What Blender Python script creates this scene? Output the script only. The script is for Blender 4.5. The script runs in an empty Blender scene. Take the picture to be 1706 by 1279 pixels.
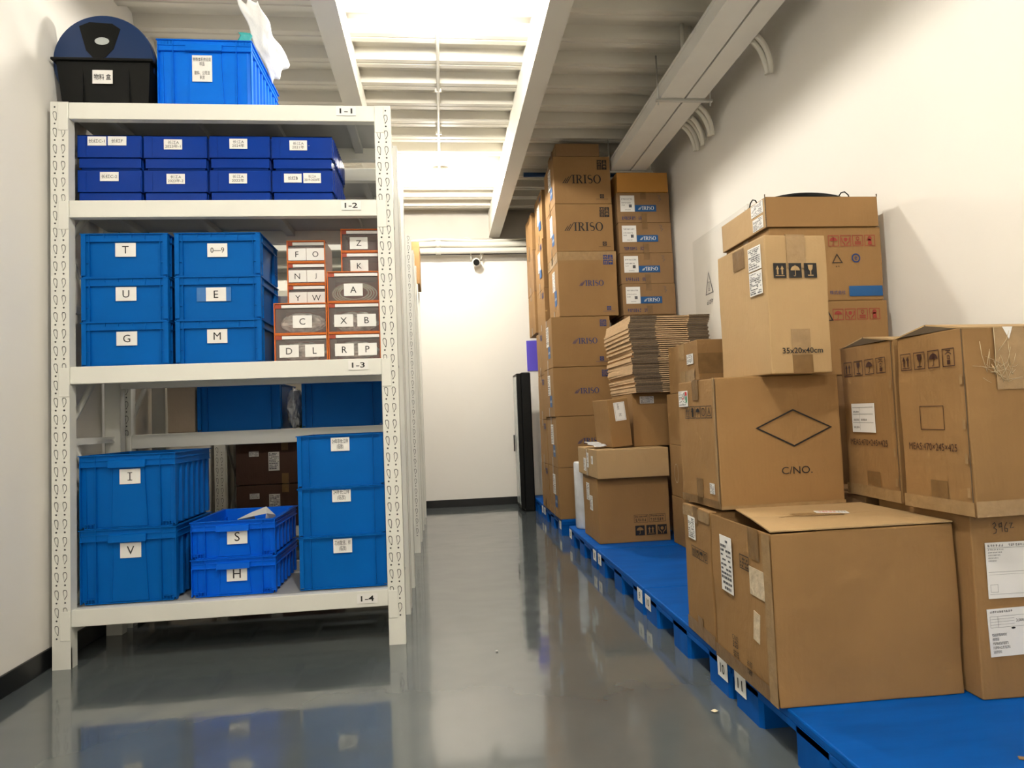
import bpy, bmesh, math, random
from mathutils import Vector, Matrix, noise
S = bpy.context.scene
COL = S.collection
rnd = random.Random(7)

# ------------------------------------------------------------------ camera
F_PX, YAW, PITCH, ROLL = 1089.4, 0.10825448, 0.05044713, -0.03913159
ca, sa, cb, sb, cc, sc = math.cos(YAW), math.sin(YAW), math.cos(PITCH), math.sin(PITCH), math.cos(ROLL), math.sin(ROLL)
fwd = Vector((sa * cb, ca * cb, sb)); rt = Vector((ca, -sa, 0)); up = rt.cross(fwd)
rx = cc * rt + sc * up; uy = -sc * rt + cc * up
cam_d = bpy.data.cameras.new('camera'); cam = bpy.data.objects.new('camera', cam_d); COL.objects.link(cam)
cam.matrix_world = Matrix(((rx.x, uy.x, -fwd.x, 0), (rx.y, uy.y, -fwd.y, 0), (rx.z, uy.z, -fwd.z, 1.0), (0, 0, 0, 1)))
cam_d.sensor_width = 36; cam_d.sensor_fit = 'HORIZONTAL'; cam_d.lens = F_PX / 1706 * 36; cam_d.clip_start = 0.02
S.camera = cam

# ------------------------------------------------------------------ world, exposure, lamps
w = bpy.data.worlds.new('world'); S.world = w; w.use_nodes = True
w.node_tree.nodes['Background'].inputs[0].default_value = (1, .95, .88, 1)
w.node_tree.nodes['Background'].inputs[1].default_value = 0.3
S.view_settings.view_transform = 'Standard'; S.view_settings.look = 'None'
S.view_settings.exposure = 1.5; S.view_settings.gamma = 1.0; S.view_settings.use_curve_mapping = False
BULB_STRENGTH = 230.0
BULB_COLOR = (1.0, 0.94, 0.85)
LAMPS_Y = (6.09, 3.55, 1.0, -1.5)
LAMP_X, LAMP_Z = 0.062, 3.285

# ------------------------------------------------------------------ materials
def mat(name, col, rough=.6, metal=0, spec=.5, bump=None, var=0, scale=8, coat=0, emit=None, estr=0, trans=0, alpha=1, stretch=(1, 1, 1), ior=1.45):
    m = bpy.data.materials.new(name); m.use_nodes = True
    nt = m.node_tree; b = nt.nodes['Principled BSDF']
    b.inputs['Base Color'].default_value = (*col, 1); b.inputs['Roughness'].default_value = rough
    b.inputs['Metallic'].default_value = metal; b.inputs['Specular IOR Level'].default_value = spec
    b.inputs['Coat Weight'].default_value = coat; b.inputs['IOR'].default_value = ior
    b.inputs['Transmission Weight'].default_value = trans; b.inputs['Alpha'].default_value = alpha
    if emit: b.inputs['Emission Color'].default_value = (*emit, 1); b.inputs['Emission Strength'].default_value = estr
    if var or bump:
        tc = nt.nodes.new('ShaderNodeTexCoord'); mp = nt.nodes.new('ShaderNodeMapping'); mp.inputs['Scale'].default_value = stretch
        oi = nt.nodes.new('ShaderNodeObjectInfo'); ad = nt.nodes.new('ShaderNodeVectorMath'); ad.operation = 'ADD'
        nt.links.new(tc.outputs['Object'], ad.inputs[0]); nt.links.new(oi.outputs['Random'], ad.inputs[1])
        nt.links.new(ad.outputs[0], mp.inputs[0])
        n = nt.nodes.new('ShaderNodeTexNoise'); n.inputs['Scale'].default_value = scale; n.inputs['Detail'].default_value = 5
        nt.links.new(mp.outputs[0], n.inputs['Vector'])
        if var:
            cr = nt.nodes.new('ShaderNodeMapRange'); cr.inputs[1].default_value = .3; cr.inputs[2].default_value = .7
            cr.inputs[3].default_value = 1 - var; cr.inputs[4].default_value = 1 + var
            nt.links.new(n.outputs['Fac'], cr.inputs[0])
            mx = nt.nodes.new('ShaderNodeVectorMath'); mx.operation = 'SCALE'; mx.inputs[0].default_value = col
            nt.links.new(cr.outputs[0], mx.inputs['Scale']); nt.links.new(mx.outputs[0], b.inputs['Base Color'])
        if bump:
            bp = nt.nodes.new('ShaderNodeBump'); bp.inputs['Strength'].default_value = bump; bp.inputs['Distance'].default_value = .01
            nt.links.new(n.outputs['Fac'], bp.inputs['Height']); nt.links.new(bp.outputs[0], b.inputs['Normal'])
    return m

def mix_cardboard(name, col, var=.07):
    m = mat(name, col, rough=.72, spec=.25, var=var, scale=3.0, stretch=(1, 1, .6))
    nt = m.node_tree; b = nt.nodes['Principled BSDF']
    tc = nt.nodes['Texture Coordinate']
    wv = nt.nodes.new('ShaderNodeTexWave'); wv.inputs['Scale'].default_value = 45; wv.wave_type = 'BANDS'; wv.bands_direction = 'DIAGONAL'
    mp = nt.nodes.new('ShaderNodeMapping'); mp.inputs['Scale'].default_value = (1, 1, 0)
    nt.links.new(tc.outputs['Object'], mp.inputs[0]); nt.links.new(mp.outputs[0], wv.inputs['Vector'])
    bp = nt.nodes.new('ShaderNodeBump'); bp.inputs['Strength'].default_value = .06; bp.inputs['Distance'].default_value = .002
    nt.links.new(wv.outputs['Fac'], bp.inputs['Height'])
    n2 = nt.nodes.new('ShaderNodeTexNoise'); n2.inputs['Scale'].default_value = 5; n2.inputs['Detail'].default_value = 6; n2.inputs['Distortion'].default_value = .6
    b2 = nt.nodes.new('ShaderNodeBump'); b2.inputs['Strength'].default_value = .38; b2.inputs['Distance'].default_value = .025
    nt.links.new(tc.outputs['Object'], n2.inputs['Vector']); nt.links.new(n2.outputs['Fac'], b2.inputs['Height'])
    nt.links.new(bp.outputs[0], b2.inputs['Normal']); nt.links.new(b2.outputs[0], b.inputs['Normal'])
    return m

M = {}
M['kraft'] = mix_cardboard('kraft cardboard', (.295, .168, .066))
M['kraft_l'] = mix_cardboard('light kraft cardboard', (.44, .295, .145))
M['kraft_d'] = mix_cardboard('dark kraft cardboard', (.27, .160, .075))
M['kraft_shaded'] = mix_cardboard('shaded reddish cardboard', (.085, .045, .032))  # low light behind the racks is put into this colour
M['kraft_p'] = mix_cardboard('pale beige cardboard', (.42, .335, .25))
M['kraft_o'] = mix_cardboard('orange kraft cardboard', (.47, .23, .055))
M['flute'] = mat('corrugated cut edge', (.115, .085, .055), .9, var=.5, scale=160)  # dark tone carries the shade of the flute cavities
M['fold'] = mat('folded cardboard edge', (.56, .38, .21), .8, var=.1, scale=20)
M['inside'] = mat('shaded cardboard inside', (.10, .07, .04), .9)  # dark tone stands in for shade in slits, openings and recesses
M['tape'] = mat('brown packing tape', (.20, .115, .045), .28, spec=.5, bump=.25, var=.12, scale=25)
M['ctape'] = mat('clear packing tape', (.335, .215, .10), .2, spec=.6, bump=.35, var=.10, scale=30)
M['crinkle'] = mat('crinkled clear tape', (.55, .43, .26), .2, spec=.6)
M['tapeblue'] = mat('clear tape on blue plastic', (.03, .16, .45), .15, spec=.6)
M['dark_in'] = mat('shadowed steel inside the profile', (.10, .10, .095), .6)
M['ink'] = mat('black ink', (.012, .011, .011), .6)
M['inkbrown'] = mat('dark brown ink', (.05, .018, .012), .6)
M['inkblue'] = mat('blue ink', (.012, .035, .15), .6)
M['inkred'] = mat('red ink', (.30, .035, .025), .6)
M['bluepatch'] = mat('blue printed patch', (.006, .085, .26), .5)
M['paleink'] = mat('grey text ink', (.10, .10, .11), .6)
M['paper'] = mat('white paper', (.80, .79, .76), .55, var=.03, scale=6)
M['paperold'] = mat('wrinkled paper remnant', (.55, .45, .31), .7, bump=.8, var=.2, scale=30)
M['rack'] = mat('rack powder coat', (.74, .74, .68), .42, spec=.45, var=.02, scale=4)
M['rackdark'] = mat('grey shelf panel', (.40, .41, .40), .5, var=.03)
M['eu'] = mat('blue crate plastic', (.001, .112, .43), .45, spec=.10, var=.05, scale=5)
M['eu2'] = mat('bright blue crate plastic', (.001, .115, .68), .42, spec=.12, var=.05, scale=5)
M['eutop'] = mat('light blue crate plastic', (.004, .16, .74), .4, spec=.15, var=.05, scale=5)
M['navy'] = mat('deep blue bin plastic', (.002, .034, .27), .28, spec=.2, var=.05)
M['black'] = mat('black plastic', (.004, .0045, .0042), .45, spec=.25)
M['darkblue'] = mat('dark blue plastic', (.008, .03, .10), .4)
M['pallet'] = mat('pallet blue plastic', (.001, .083, .37), .5, spec=.10, var=.12, scale=4, stretch=(1, 4, 1), bump=.05)
M['orange'] = mat('orange drawer frame plastic', (.62, .15, .015), .3)
M['redshell'] = mat('red brown drawer shell', (.36, .055, .025), .3)
M['drawer'] = mat('clear drawer front plastic', (.92, .88, .86), .08, trans=.90, ior=1.06)
M['bag'] = mat('clear plastic bags', (.80, .78, .74), .25, bump=1.0, var=.45, scale=26, trans=.15)
M['rope'] = mat('beige cord', (.62, .55, .42), .6)
M['milky'] = mat('milky plastic film', (.80, .83, .86), .25, bump=.8, var=.08, scale=18, trans=.25)
M['white'] = mat('white painted metal', (.72, .70, .64), .5, var=.02)
M['deck'] = mat('painted steel deck', (.66, .63, .55), .6, spec=.3, var=.03, scale=2)
M['beam'] = mat('painted steel beam', (.66, .635, .56), .5, var=.03, scale=2)
M['wall'] = mat('painted wall', (.86, .835, .775), .85, spec=.15, var=.012, scale=1.5, bump=.03)
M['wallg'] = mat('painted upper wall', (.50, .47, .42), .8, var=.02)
M['skirt'] = mat('black skirting', (.008, .009, .010), .35)
M['pvc'] = mat('white conduit', (.68, .66, .58), .4)
M['galv'] = mat('galvanised steel', (.55, .55, .52), .35, metal=.8)
M['darkmetal'] = mat('dark gap strip', (.03, .025, .025), .7)
M['bluepipe'] = mat('blue painted pipe', (.008, .05, .16), .4)
M['purple'] = mat('violet blue sheet', (.11, .08, .62), .5)
M['glassgrey'] = mat('grey door panel', (.46, .50, .49), .15, spec=.6)
M['whitebag'] = mat('white plastic bag', (.88, .88, .86), .35, bump=.9, scale=12)
M['teal'] = mat('teal plastic wrap', (.05, .42, .42), .3, bump=.6, scale=20)
M['yellow'] = mat('yellow green plastic', (.22, .26, .02), .5)
M['scrap'] = mat('torn paper', (.70, .62, .42), .8)
M['bulb'] = mat('lit bulb', (1, 1, 1), .5, emit=BULB_COLOR, estr=BULB_STRENGTH * .62)
M['bulb_strong'] = mat('lit stronger bulb', (1, 1, 1), .5, emit=BULB_COLOR, estr=BULB_STRENGTH * 1.05)
M['red'] = mat('red print', (.65, .03, .03), .5)
M['green'] = mat('green print', (.02, .28, .12), .5)

def floor_mat():
    m = bpy.data.materials.new('grey epoxy floor'); m.use_nodes = True; nt = m.node_tree; b = nt.nodes['Principled BSDF']
    tc = nt.nodes.new('ShaderNodeTexCoord')
    n = nt.nodes.new('ShaderNodeTexNoise'); n.inputs['Scale'].default_value = 1.6; n.inputs['Detail'].default_value = 6
    nt.links.new(tc.outputs['Object'], n.inputs['Vector'])
    cr = nt.nodes.new('ShaderNodeValToRGB'); cr.color_ramp.elements[0].position = .3; cr.color_ramp.elements[1].position = .75
    cr.color_ramp.elements[0].color = (.078, .094, .100, 1); cr.color_ramp.elements[1].color = (.112, .130, .134, 1)
    nt.links.new(n.outputs['Fac'], cr.inputs[0]); nt.links.new(cr.outputs[0], b.inputs['Base Color'])
    n2 = nt.nodes.new('ShaderNodeTexNoise'); n2.inputs['Scale'].default_value = 5; n2.inputs['Detail'].default_value = 7
    nt.links.new(tc.outputs['Object'], n2.inputs['Vector'])
    mr = nt.nodes.new('ShaderNodeMapRange'); mr.inputs[1].default_value = .35; mr.inputs[2].default_value = .75; mr.inputs[3].default_value = .07; mr.inputs[4].default_value = .20
    nt.links.new(n2.outputs['Fac'], mr.inputs[0]); nt.links.new(mr.outputs[0], b.inputs['Roughness'])
    n3 = nt.nodes.new('ShaderNodeTexNoise'); n3.inputs['Scale'].default_value = 3.2; n3.inputs['Detail'].default_value = 2
    nt.links.new(tc.outputs['Object'], n3.inputs['Vector'])
    bp = nt.nodes.new('ShaderNodeBump'); bp.inputs['Strength'].default_value = .16; bp.inputs['Distance'].default_value = .03
    nt.links.new(n3.outputs['Fac'], bp.inputs['Height']); nt.links.new(bp.outputs[0], b.inputs['Normal'])
    b.inputs['Specular IOR Level'].default_value = .5
    b.inputs['Coat Weight'].default_value = .7; b.inputs['Coat IOR'].default_value = 1.5; b.inputs['Coat Roughness'].default_value = .06
    return m
M['floor'] = floor_mat()

# ------------------------------------------------------------------ builders
class MB:
    def __init__(s): s.v = []; s.f = []; s.mi = []; s.mats = []; s.sm = []
    def m(s, name):
        if name not in s.mats: s.mats.append(name)
        return s.mats.index(name)
    def poly(s, pts, mt, smooth=False):
        i = len(s.v); s.v += [tuple(p) for p in pts]; s.f.append(tuple(range(i, i + len(pts)))); s.mi.append(s.m(mt)); s.sm.append(smooth)
    def box(s, x0, y0, z0, x1, y1, z1, mt, T=None):
        if x1 < x0: x0, x1 = x1, x0
        if y1 < y0: y0, y1 = y1, y0
        if z1 < z0: z0, z1 = z1, z0
        P = [Vector(p) for p in ((x0, y0, z0), (x1, y0, z0), (x1, y1, z0), (x0, y1, z0), (x0, y0, z1), (x1, y0, z1), (x1, y1, z1), (x0, y1, z1))]
        if T: P = [T @ p for p in P]
        i = len(s.v); s.v += [tuple(p) for p in P]; k = s.m(mt)
        for q in ((0, 3, 2, 1), (4, 5, 6, 7), (0, 1, 5, 4), (1, 2, 6, 5), (2, 3, 7, 6), (3, 0, 4, 7)):
            s.f.append(tuple(i + a for a in q)); s.mi.append(k); s.sm.append(False)
    def tube(s, pts, r, mt, n=12, cap=True, closed=False):
        pts = [Vector(p) for p in pts]; rings = []; k = s.m(mt); prev = None
        N = len(pts)
        for a in range(N):
            if closed: d = pts[(a + 1) % N] - pts[a - 1]
            else: d = pts[min(a + 1, N - 1)] - pts[max(a - 1, 0)]
            d.normalize()
            if prev is None: u = d.orthogonal().normalized()
            else: u = (prev - d * prev.dot(d)).normalized()
            prev = u; w_ = d.cross(u); rr = r[a] if isinstance(r, (list, tuple)) else r
            i = len(s.v); s.v += [tuple(pts[a] + (u * math.cos(t) + w_ * math.sin(t)) * rr) for t in [2 * math.pi * q / n for q in range(n)]]
            rings.append(i)
        for a in range(N if closed else N - 1):
            A = rings[a]; B = rings[(a + 1) % N]
            for q in range(n):
                s.f.append((A + q, A + (q + 1) % n, B + (q + 1) % n, B + q)); s.mi.append(k); s.sm.append(True)
        if cap and not closed:
            s.f.append(tuple(rings[0] + q for q in reversed(range(n)))); s.mi.append(k); s.sm.append(False)
            s.f.append(tuple(rings[-1] + q for q in range(n))); s.mi.append(k); s.sm.append(False)
    def prism(s, prof, axis, a, b, mt):  # prof list of 2D (the other two axes in order), extruded along axis from a to b
        def P(p, t):
            if axis == 0: return (t, p[0], p[1])
            if axis == 1: return (p[0], t, p[1])
            return (p[0], p[1], t)
        n = len(prof)
        s.poly([P(p, a) for p in prof], mt); s.poly([P(p, b) for p in reversed(prof)], mt)
        for i in range(n):
            j = (i + 1) % n; s.poly([P(prof[i], a), P(prof[i], b), P(prof[j], b), P(prof[j], a)], mt)
    def build(s, name, parent=None, bevel=0, fix=True, weld=False):
        me = bpy.data.meshes.new(name); me.from_pydata(s.v, [], s.f)
        for n_ in s.mats: me.materials.append(M[n_])
        me.polygons.foreach_set('material_index', s.mi); me.polygons.foreach_set('use_smooth', s.sm)
        if fix or weld:
            bm = bmesh.new(); bm.from_mesh(me)
            if weld: bmesh.ops.remove_doubles(bm, verts=bm.verts, dist=1e-5)
            if fix: bmesh.ops.recalc_face_normals(bm, faces=bm.faces)
            bm.to_mesh(me); bm.free()
        me.update()
        o = bpy.data.objects.new(name, me); COL.objects.link(o)
        if parent: o.parent = parent
        if bevel:
            bv = o.modifiers.new('bevel', 'BEVEL'); bv.width = bevel; bv.segments = 2; bv.limit_method = 'ANGLE'; bv.angle_limit = .7
        return o

def thing(name, label, cat, loc=(0, 0, 0), rz=0, group=None):
    o = bpy.data.objects.new(name, None); COL.objects.link(o); o.location = loc; o.rotation_euler = (0, 0, math.radians(rz)); o.empty_display_size = .05
    o['label'] = label; o['category'] = cat
    if group: o['group'] = group
    return o
def tag(o, label, cat, group=None):
    o['label'] = label; o['category'] = cat
    if group: o['group'] = group
    return o
def struct(o): o['kind'] = 'structure'; return o
def children(o): return [c for c in bpy.data.objects if c.parent == o]
def dup(root, loc, rz=None, label=None, group=None):
    r = root.copy(); COL.objects.link(r); r.location = loc
    if rz is not None: r.rotation_euler = (0, 0, math.radians(rz))
    if label: r['label'] = label
    if group: r['group'] = group
    for ch in children(root):
        c = ch.copy(); COL.objects.link(c); c.parent = r
        for g in children(ch):
            d = g.copy(); COL.objects.link(d); d.parent = c
    return r

# text -------------------------------------------------------------
_tc = {}
def text_polys(t, bold=0.0):
    key = (t, bold)
    if key in _tc: return _tc[key]
    cu = bpy.data.curves.new('txt', 'FONT'); cu.body = t; cu.size = 1; cu.resolution_u = 3; cu.offset = bold; cu.space_line = 1.05
    cu.align_x = 'CENTER'
    ob = bpy.data.objects.new('txt', cu); COL.objects.link(ob)
    bpy.context.view_layer.update()
    dg = bpy.context.evaluated_depsgraph_get()
    me = bpy.data.meshes.new_from_object(ob.evaluated_get(dg))
    vs = [(v.co.x, v.co.y) for v in me.vertices]; fs = [tuple(p.vertices) for p in me.polygons]
    bpy.data.objects.remove(ob); bpy.data.curves.remove(cu); bpy.data.meshes.remove(me)
    if vs:
        x0 = min(v[0] for v in vs); x1 = max(v[0] for v in vs); y0 = min(v[1] for v in vs); y1 = max(v[1] for v in vs)
    else: x0 = y0 = 0; x1 = y1 = 1
    vs = [((v[0] - x0) / (x1 - x0), (v[1] - y0) / (y1 - y0)) for v in vs]
    out = [[vs[i] for i in f] for f in fs]
    _tc[key] = (out, (x1 - x0) / (y1 - y0)); return _tc[key]
def TXT(t, cx, cy, h, w=None, mt='ink', layer=1, bold=0.0):
    ps, asp = text_polys(t, bold); w = w or h * asp
    return [([(cx - w / 2 + p[0] * w, cy - h / 2 + p[1] * h) for p in q], mt, layer) for q in ps]
def RECT(x0, y0, x1, y1, mt='ink', layer=1): return [([(x0, y0), (x1, y0), (x1, y1), (x0, y1)], mt, layer)]
def FRAME(x0, y0, x1, y1, t, mt='ink', layer=1):
    return RECT(x0, y0, x1, y0 + t, mt, layer) + RECT(x0, y1 - t, x1, y1, mt, layer) + RECT(x0, y0 + t, x0 + t, y1 - t, mt, layer) + RECT(x1 - t, y0 + t, x1, y1 - t, mt, layer)
def STROKE(pts, t, mt='ink', layer=1, closed=False):
    out = []; n = len(pts); W = t if isinstance(t, (list, tuple)) else [t] * n
    L = []
    for i in range(n):
        a = Vector(pts[(i - 1) % n] if (closed or i > 0) else pts[i]); b = Vector(pts[(i + 1) % n] if (closed or i < n - 1) else pts[i])
        d = (b - a).normalized(); nn = Vector((-d.y, d.x)); p = Vector(pts[i]); c0 = (p - Vector(pts[i - 1])).normalized() if (closed or i > 0) else d
        k = 1 / max(.5, abs(Vector((-c0.y, c0.x)).dot(nn)))
        L.append((p + nn * W[i] / 2 * k, p - nn * W[i] / 2 * k))
    for i in range(n if closed else n - 1):
        a = L[i]; b = L[(i + 1) % n]; out.append(([a[0], b[0], b[1], a[1]], mt, layer))
    return out
def ELL(cx, cy, a, b, n=24, a0=0, a1=360): return [(cx + a * math.cos(math.radians(a0 + (a1 - a0) * i / n)), cy + b * math.sin(math.radians(a0 + (a1 - a0) * i / n))) for i in range(n + 1)]
def place(ps, x, y, w, h): return [([(x + p[0] * w, y + p[1] * h) for p in q], m_, l) for q, m_, l in ps]

def decal(parent, name, fr, ps, lift=.0015):
    """fr = (origin, u axis, v axis, normal); ps = list of (points, material, layer)"""
    O, U, V, N = [Vector(a) for a in fr]; mb = MB()
    for q, mt, l in ps: mb.poly([O + U * p[0] + V * p[1] + N * (lift + .0004 * l) for p in q], mt)
    o = mb.build(name, parent, fix=False)
    return o
def face(side, w, d, h):
    return {'front': ((0, 0, 0), (1, 0, 0), (0, 0, 1), (0, -1, 0)), 'left': ((0, d, 0), (0, -1, 0), (0, 0, 1), (-1, 0, 0)),
            'top': ((0, 0, h), (1, 0, 0), (0, 1, 0), (0, 0, 1)), 'right': ((w, 0, 0), (0, 1, 0), (0, 0, 1), (1, 0, 0))}[side]

# symbols in the unit square
def sym(kind, mt='ink', bg=None):
    p = []; L = 2 if bg else 1
    if bg: p += RECT(0, 0, 1, 1, mt, 1); ink = bg
    else: p += FRAME(0, 0, 1, 1, .05, mt); ink = mt
    R = lambda a, b, c, d: RECT(a, b, c, d, ink, L)
    if kind == 'up':
        for cx in (.32, .68): p += R(cx - .06, .22, cx + .06, .6) + [([(cx - .14, .58), (cx + .14, .58), (cx, .84)], ink, L)]
        p += R(.15, .12, .85, .17)
    elif kind == 'umbrella':
        p += [(ELL(.5, .5, .36, .32, 14, 0, 180), ink, L)] + R(.475, .16, .525, .86) + STROKE(ELL(.44, .17, .06, .06, 6, 180, 360), .04, ink, L)
    elif kind == 'glass':
        p += [([(.3, .88), (.34, .6), (.44, .48), (.56, .48), (.66, .6), (.7, .88)], ink, L)] + R(.46, .2, .54, .5) + R(.28, .12, .72, .19)
    elif kind == 'hands':
        p += [(ELL(.5, .62, .17, .17, 14), ink, L)]
        p += STROKE([(.12, .8), (.16, .45), (.4, .22), (.4, .08)], .08, ink, L) + STROKE([(.88, .8), (.84, .45), (.6, .22), (.6, .08)], .08, ink, L)
    elif kind == 'stack':
        p += R(.2, .15, .8, .26) + R(.2, .32, .8, .43) + STROKE(ELL(.5, .7, .14, .14, 12), .06, ink, L) + R(.45, .48, .55, .58)
    elif kind == 'figure':
        p += [(ELL(.5, .7, .2, .2, 12), ink, L), ([(.3, .12), (.7, .12), (.62, .62), (.38, .62)], ink, L), ([(.12, .55), (.45, .5), (.45, .66)], ink, L)]
    elif kind == 'can':
        p += R(.38, .12, .62, .36) + FRAME(.40, .4, .6, .62, .04, ink, L) + STROKE([(.25, .68), (.5, .8), (.75, .68)], .05, ink, L) + STROKE([(.3, .88), (.7, .88)], .05, ink, L)
    elif kind == 'tri':
        p += STROKE([(.2, .2), (.8, .2), (.5, .82)], .07, ink, L, True) + R(.46, .35, .54, .6)
    elif kind == 'round':
        p += STROKE(ELL(.5, .5, .3, .3, 16), .07, ink, L) + R(.46, .3, .54, .7)
    return p
def sym_row(kinds, x, y, s, gap, mt='ink', bg=None, h=None):
    out = []
    for i, k in enumerate(kinds): out += place(sym(k, mt, bg), x + i * (s + gap), y, s, h or s)
    return out
def serif_word(mt='ink'):
    """the wordmark in upright roman capitals preceded by three slanted strokes, in a box 1 high"""
    p = []
    for i, h0 in enumerate((.62, .80, .98)):
        x = i * .22
        p += [([(x - .02, .02), (x + .10, .02), (x + .10 + h0 * .62, h0), (x + .02 + h0 * .62, h0)], mt, 1)]
    X = 1.12
    def serif(x, w_): return RECT(x - w_ / 2, 0, x + w_ / 2, .06, mt) + RECT(x - w_ / 2, .94, x + w_ / 2, 1, mt)
    p += RECT(X + .10, .05, X + .27, .95, mt) + serif(X + .185, .36); X += .45
    p += RECT(X + .10, .05, X + .27, .95, mt) + RECT(X, 0, X + .36, .06, mt) + RECT(X, .94, X + .4, 1, mt)
    bw = ELL(X + .34, .74, .27, .23, 12, 90, -90)
    p += STROKE([(X + .2, .97)] + bw + [(X + .2, .51)], [.06, .06, .07, .09, .11, .13, .15, .16, .15, .13, .11, .09, .07, .06, .06], mt)
    p += [([(X + .30, .52), (X + .47, .52), (X + .82, 0), (X + .62, 0)], mt, 1)] + RECT(X + .6, 0, X + .86, .05, mt); X += .90
    p += RECT(X + .10, .05, X + .27, .95, mt) + serif(X + .185, .36); X += .46
    sp = ELL(X + .32, .74, .22, .23, 8, 40, 240) + ELL(X + .32, .27, .24, .25, 8, 60, -140)
    p += STROKE(sp, [.05, .06, .07, .08, .09, .11, .13, .15, .16, .16, .15, .14, .12, .10, .08, .07, .06, .05], mt); X += .70
    n = 28
    for i in range(n):
        a0 = 2 * math.pi * i / n; a1 = 2 * math.pi * (i + 1) / n; cx, cy = X + .45, .5
        q = [(cx + .45 * math.cos(a0), cy + .52 * math.sin(a0)), (cx + .45 * math.cos(a1), cy + .52 * math.sin(a1)), (cx + .28 * math.cos(a1), cy + .45 * math.sin(a1)), (cx + .28 * math.cos(a0), cy + .45 * math.sin(a0))]
        p.append((q, mt, 1))
    return p, X + .9
SER = {}
def logo(x, y, w, mt='ink', layer=1):
    if mt not in SER: SER[mt] = serif_word(mt)
    ps, W = SER[mt]; k = w / W
    return [([(x + p[0] * k, y + p[1] * k) for p in q], m_, layer) for q, m_, l in ps]
def squiggle(n, x, y, w, h, mt='ink', seed=1, layer=1):
    """small blocky print too small to read: clumps of short bars"""
    r = random.Random(seed); out = []; cw = w / n
    for i in range(n):
        for j in range(3):
            if r.random() < .8:
                a = x + i * cw + r.uniform(0, .2) * cw; out += RECT(a, y + h * (j / 3 + .03), a + cw * r.uniform(.45, .72), y + h * (j / 3 + .2), mt, layer)
        a = x + i * cw + r.uniform(.1, .6) * cw; out += RECT(a, y, a + cw * .16, y + h, mt, layer)
    return out

def paper_label(parent, fr, u, v, w, h, kind='lines', seed=0, name='paper_label', content=None, mt='paper', tilt=0):
    O, U, V, N = [Vector(a) for a in fr]
    if tilt:
        t = math.radians(tilt); U2 = U * math.cos(t) + V * math.sin(t); V2 = -U * math.sin(t) + V * math.cos(t)
    else: U2, V2 = U, V
    fr2 = (O + U * u + V * v, U2, V2, N)
    mb = MB(); a = .0022
    P = lambda x, y, z: fr2[0] + U2 * x + V2 * y + N * z
    c = [(0, 0), (w, 0), (w, h), (0, h)]
    mb.poly([P(x, y, a) for x, y in c], mt)
    for i in range(4): mb.poly([P(*c[i], .0006), P(*c[(i + 1) % 4], .0006), P(*c[(i + 1) % 4], a), P(*c[i], a)], mt)
    o = mb.build(name, parent, fix=True)
    ps = content or []
    r = random.Random(seed)
    if kind == 'lines':
        y = h * .93
        while y > h * .08:
            hh = r.uniform(.025, .05) * h
            x = .06 * w
            while x < .9 * w:
                l = r.uniform(.05, .22) * w
                if r.random() < .72: ps = ps + RECT(x, y - hh, min(x + l, .94 * w), y, 'paleink')
                x += l + .03 * w
            y -= hh + r.uniform(.03, .06) * h
    elif kind == 'form':
        for t in (.33, .62, .86): ps = ps + RECT(.05 * w, t * h, .95 * w, t * h + .006 * h + .0006, 'paleink')
        ps = ps + RECT(.36 * w, .08 * h, .36 * w + .0008, .86 * h, 'paleink')
        for (a_, b_) in ((.08, .68), (.08, .4), (.42, .4), (.08, .14)): ps = ps + squiggle(5, a_ * w, b_ * h, .26 * w, .07 * h, 'ink', seed + int(a_ * 100))
    if ps: decal(o, 'label_print', fr2, ps, lift=.0026)
    return o

# cartons ------------------------------------------------------------
def carton_body(w, d, h, mt, seed, amp=.004, name='carton_body', bevel=.005, open_top=False):
    bm = bmesh.new(); bmesh.ops.create_cube(bm, size=1)
    for v in bm.verts: v.co = Vector(((v.co.x + .5) * w, (v.co.y + .5) * d, (v.co.z + .5) * h))
    bmesh.ops.bevel(bm, geom=list(bm.edges), offset=bevel, segments=2, affect='EDGES', profile=.6)
    for ax, L in ((0, w), (1, d), (2, h)):
        n = max(3, int(L / .07))
        for i in range(1, n):
            co = Vector((0, 0, 0)); co[ax] = L * i / n; no = Vector((0, 0, 0)); no[ax] = 1
            bmesh.ops.bisect_plane(bm, geom=bm.verts[:] + bm.edges[:] + bm.faces[:], plane_co=co, plane_no=no)
    c = Vector((w / 2, d / 2, h / 2)); off = Vector((seed * 3.1, seed * 1.7, seed * .9))
    for v in bm.verts:
        p = v.co.copy()
        fx = 4 * p.x / w * (1 - p.x / w); fy = 4 * p.y / d * (1 - p.y / d); fz = 4 * p.z / h * (1 - p.z / h)
        nx = noise.noise(p * 5 + off); ny = noise.noise(p * 5 + off * 2 + Vector((9, 1, 4)))
        a = amp
        v.co += Vector(((c.x - p.x) / w * 2 * a * max(0, nx + .35), (c.y - p.y) / d * 2 * a * max(0, ny + .35), 0))
        if p.z > h * .5: v.co.z -= a * .6 * max(0, nx)
    me = bpy.data.meshes.new(name); bm.to_mesh(me); bm.free(); me.materials.append(M[mt])
    for p in me.polygons: p.use_smooth = False
    o = bpy.data.objects.new(name, me); COL.objects.link(o); return o
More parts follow.
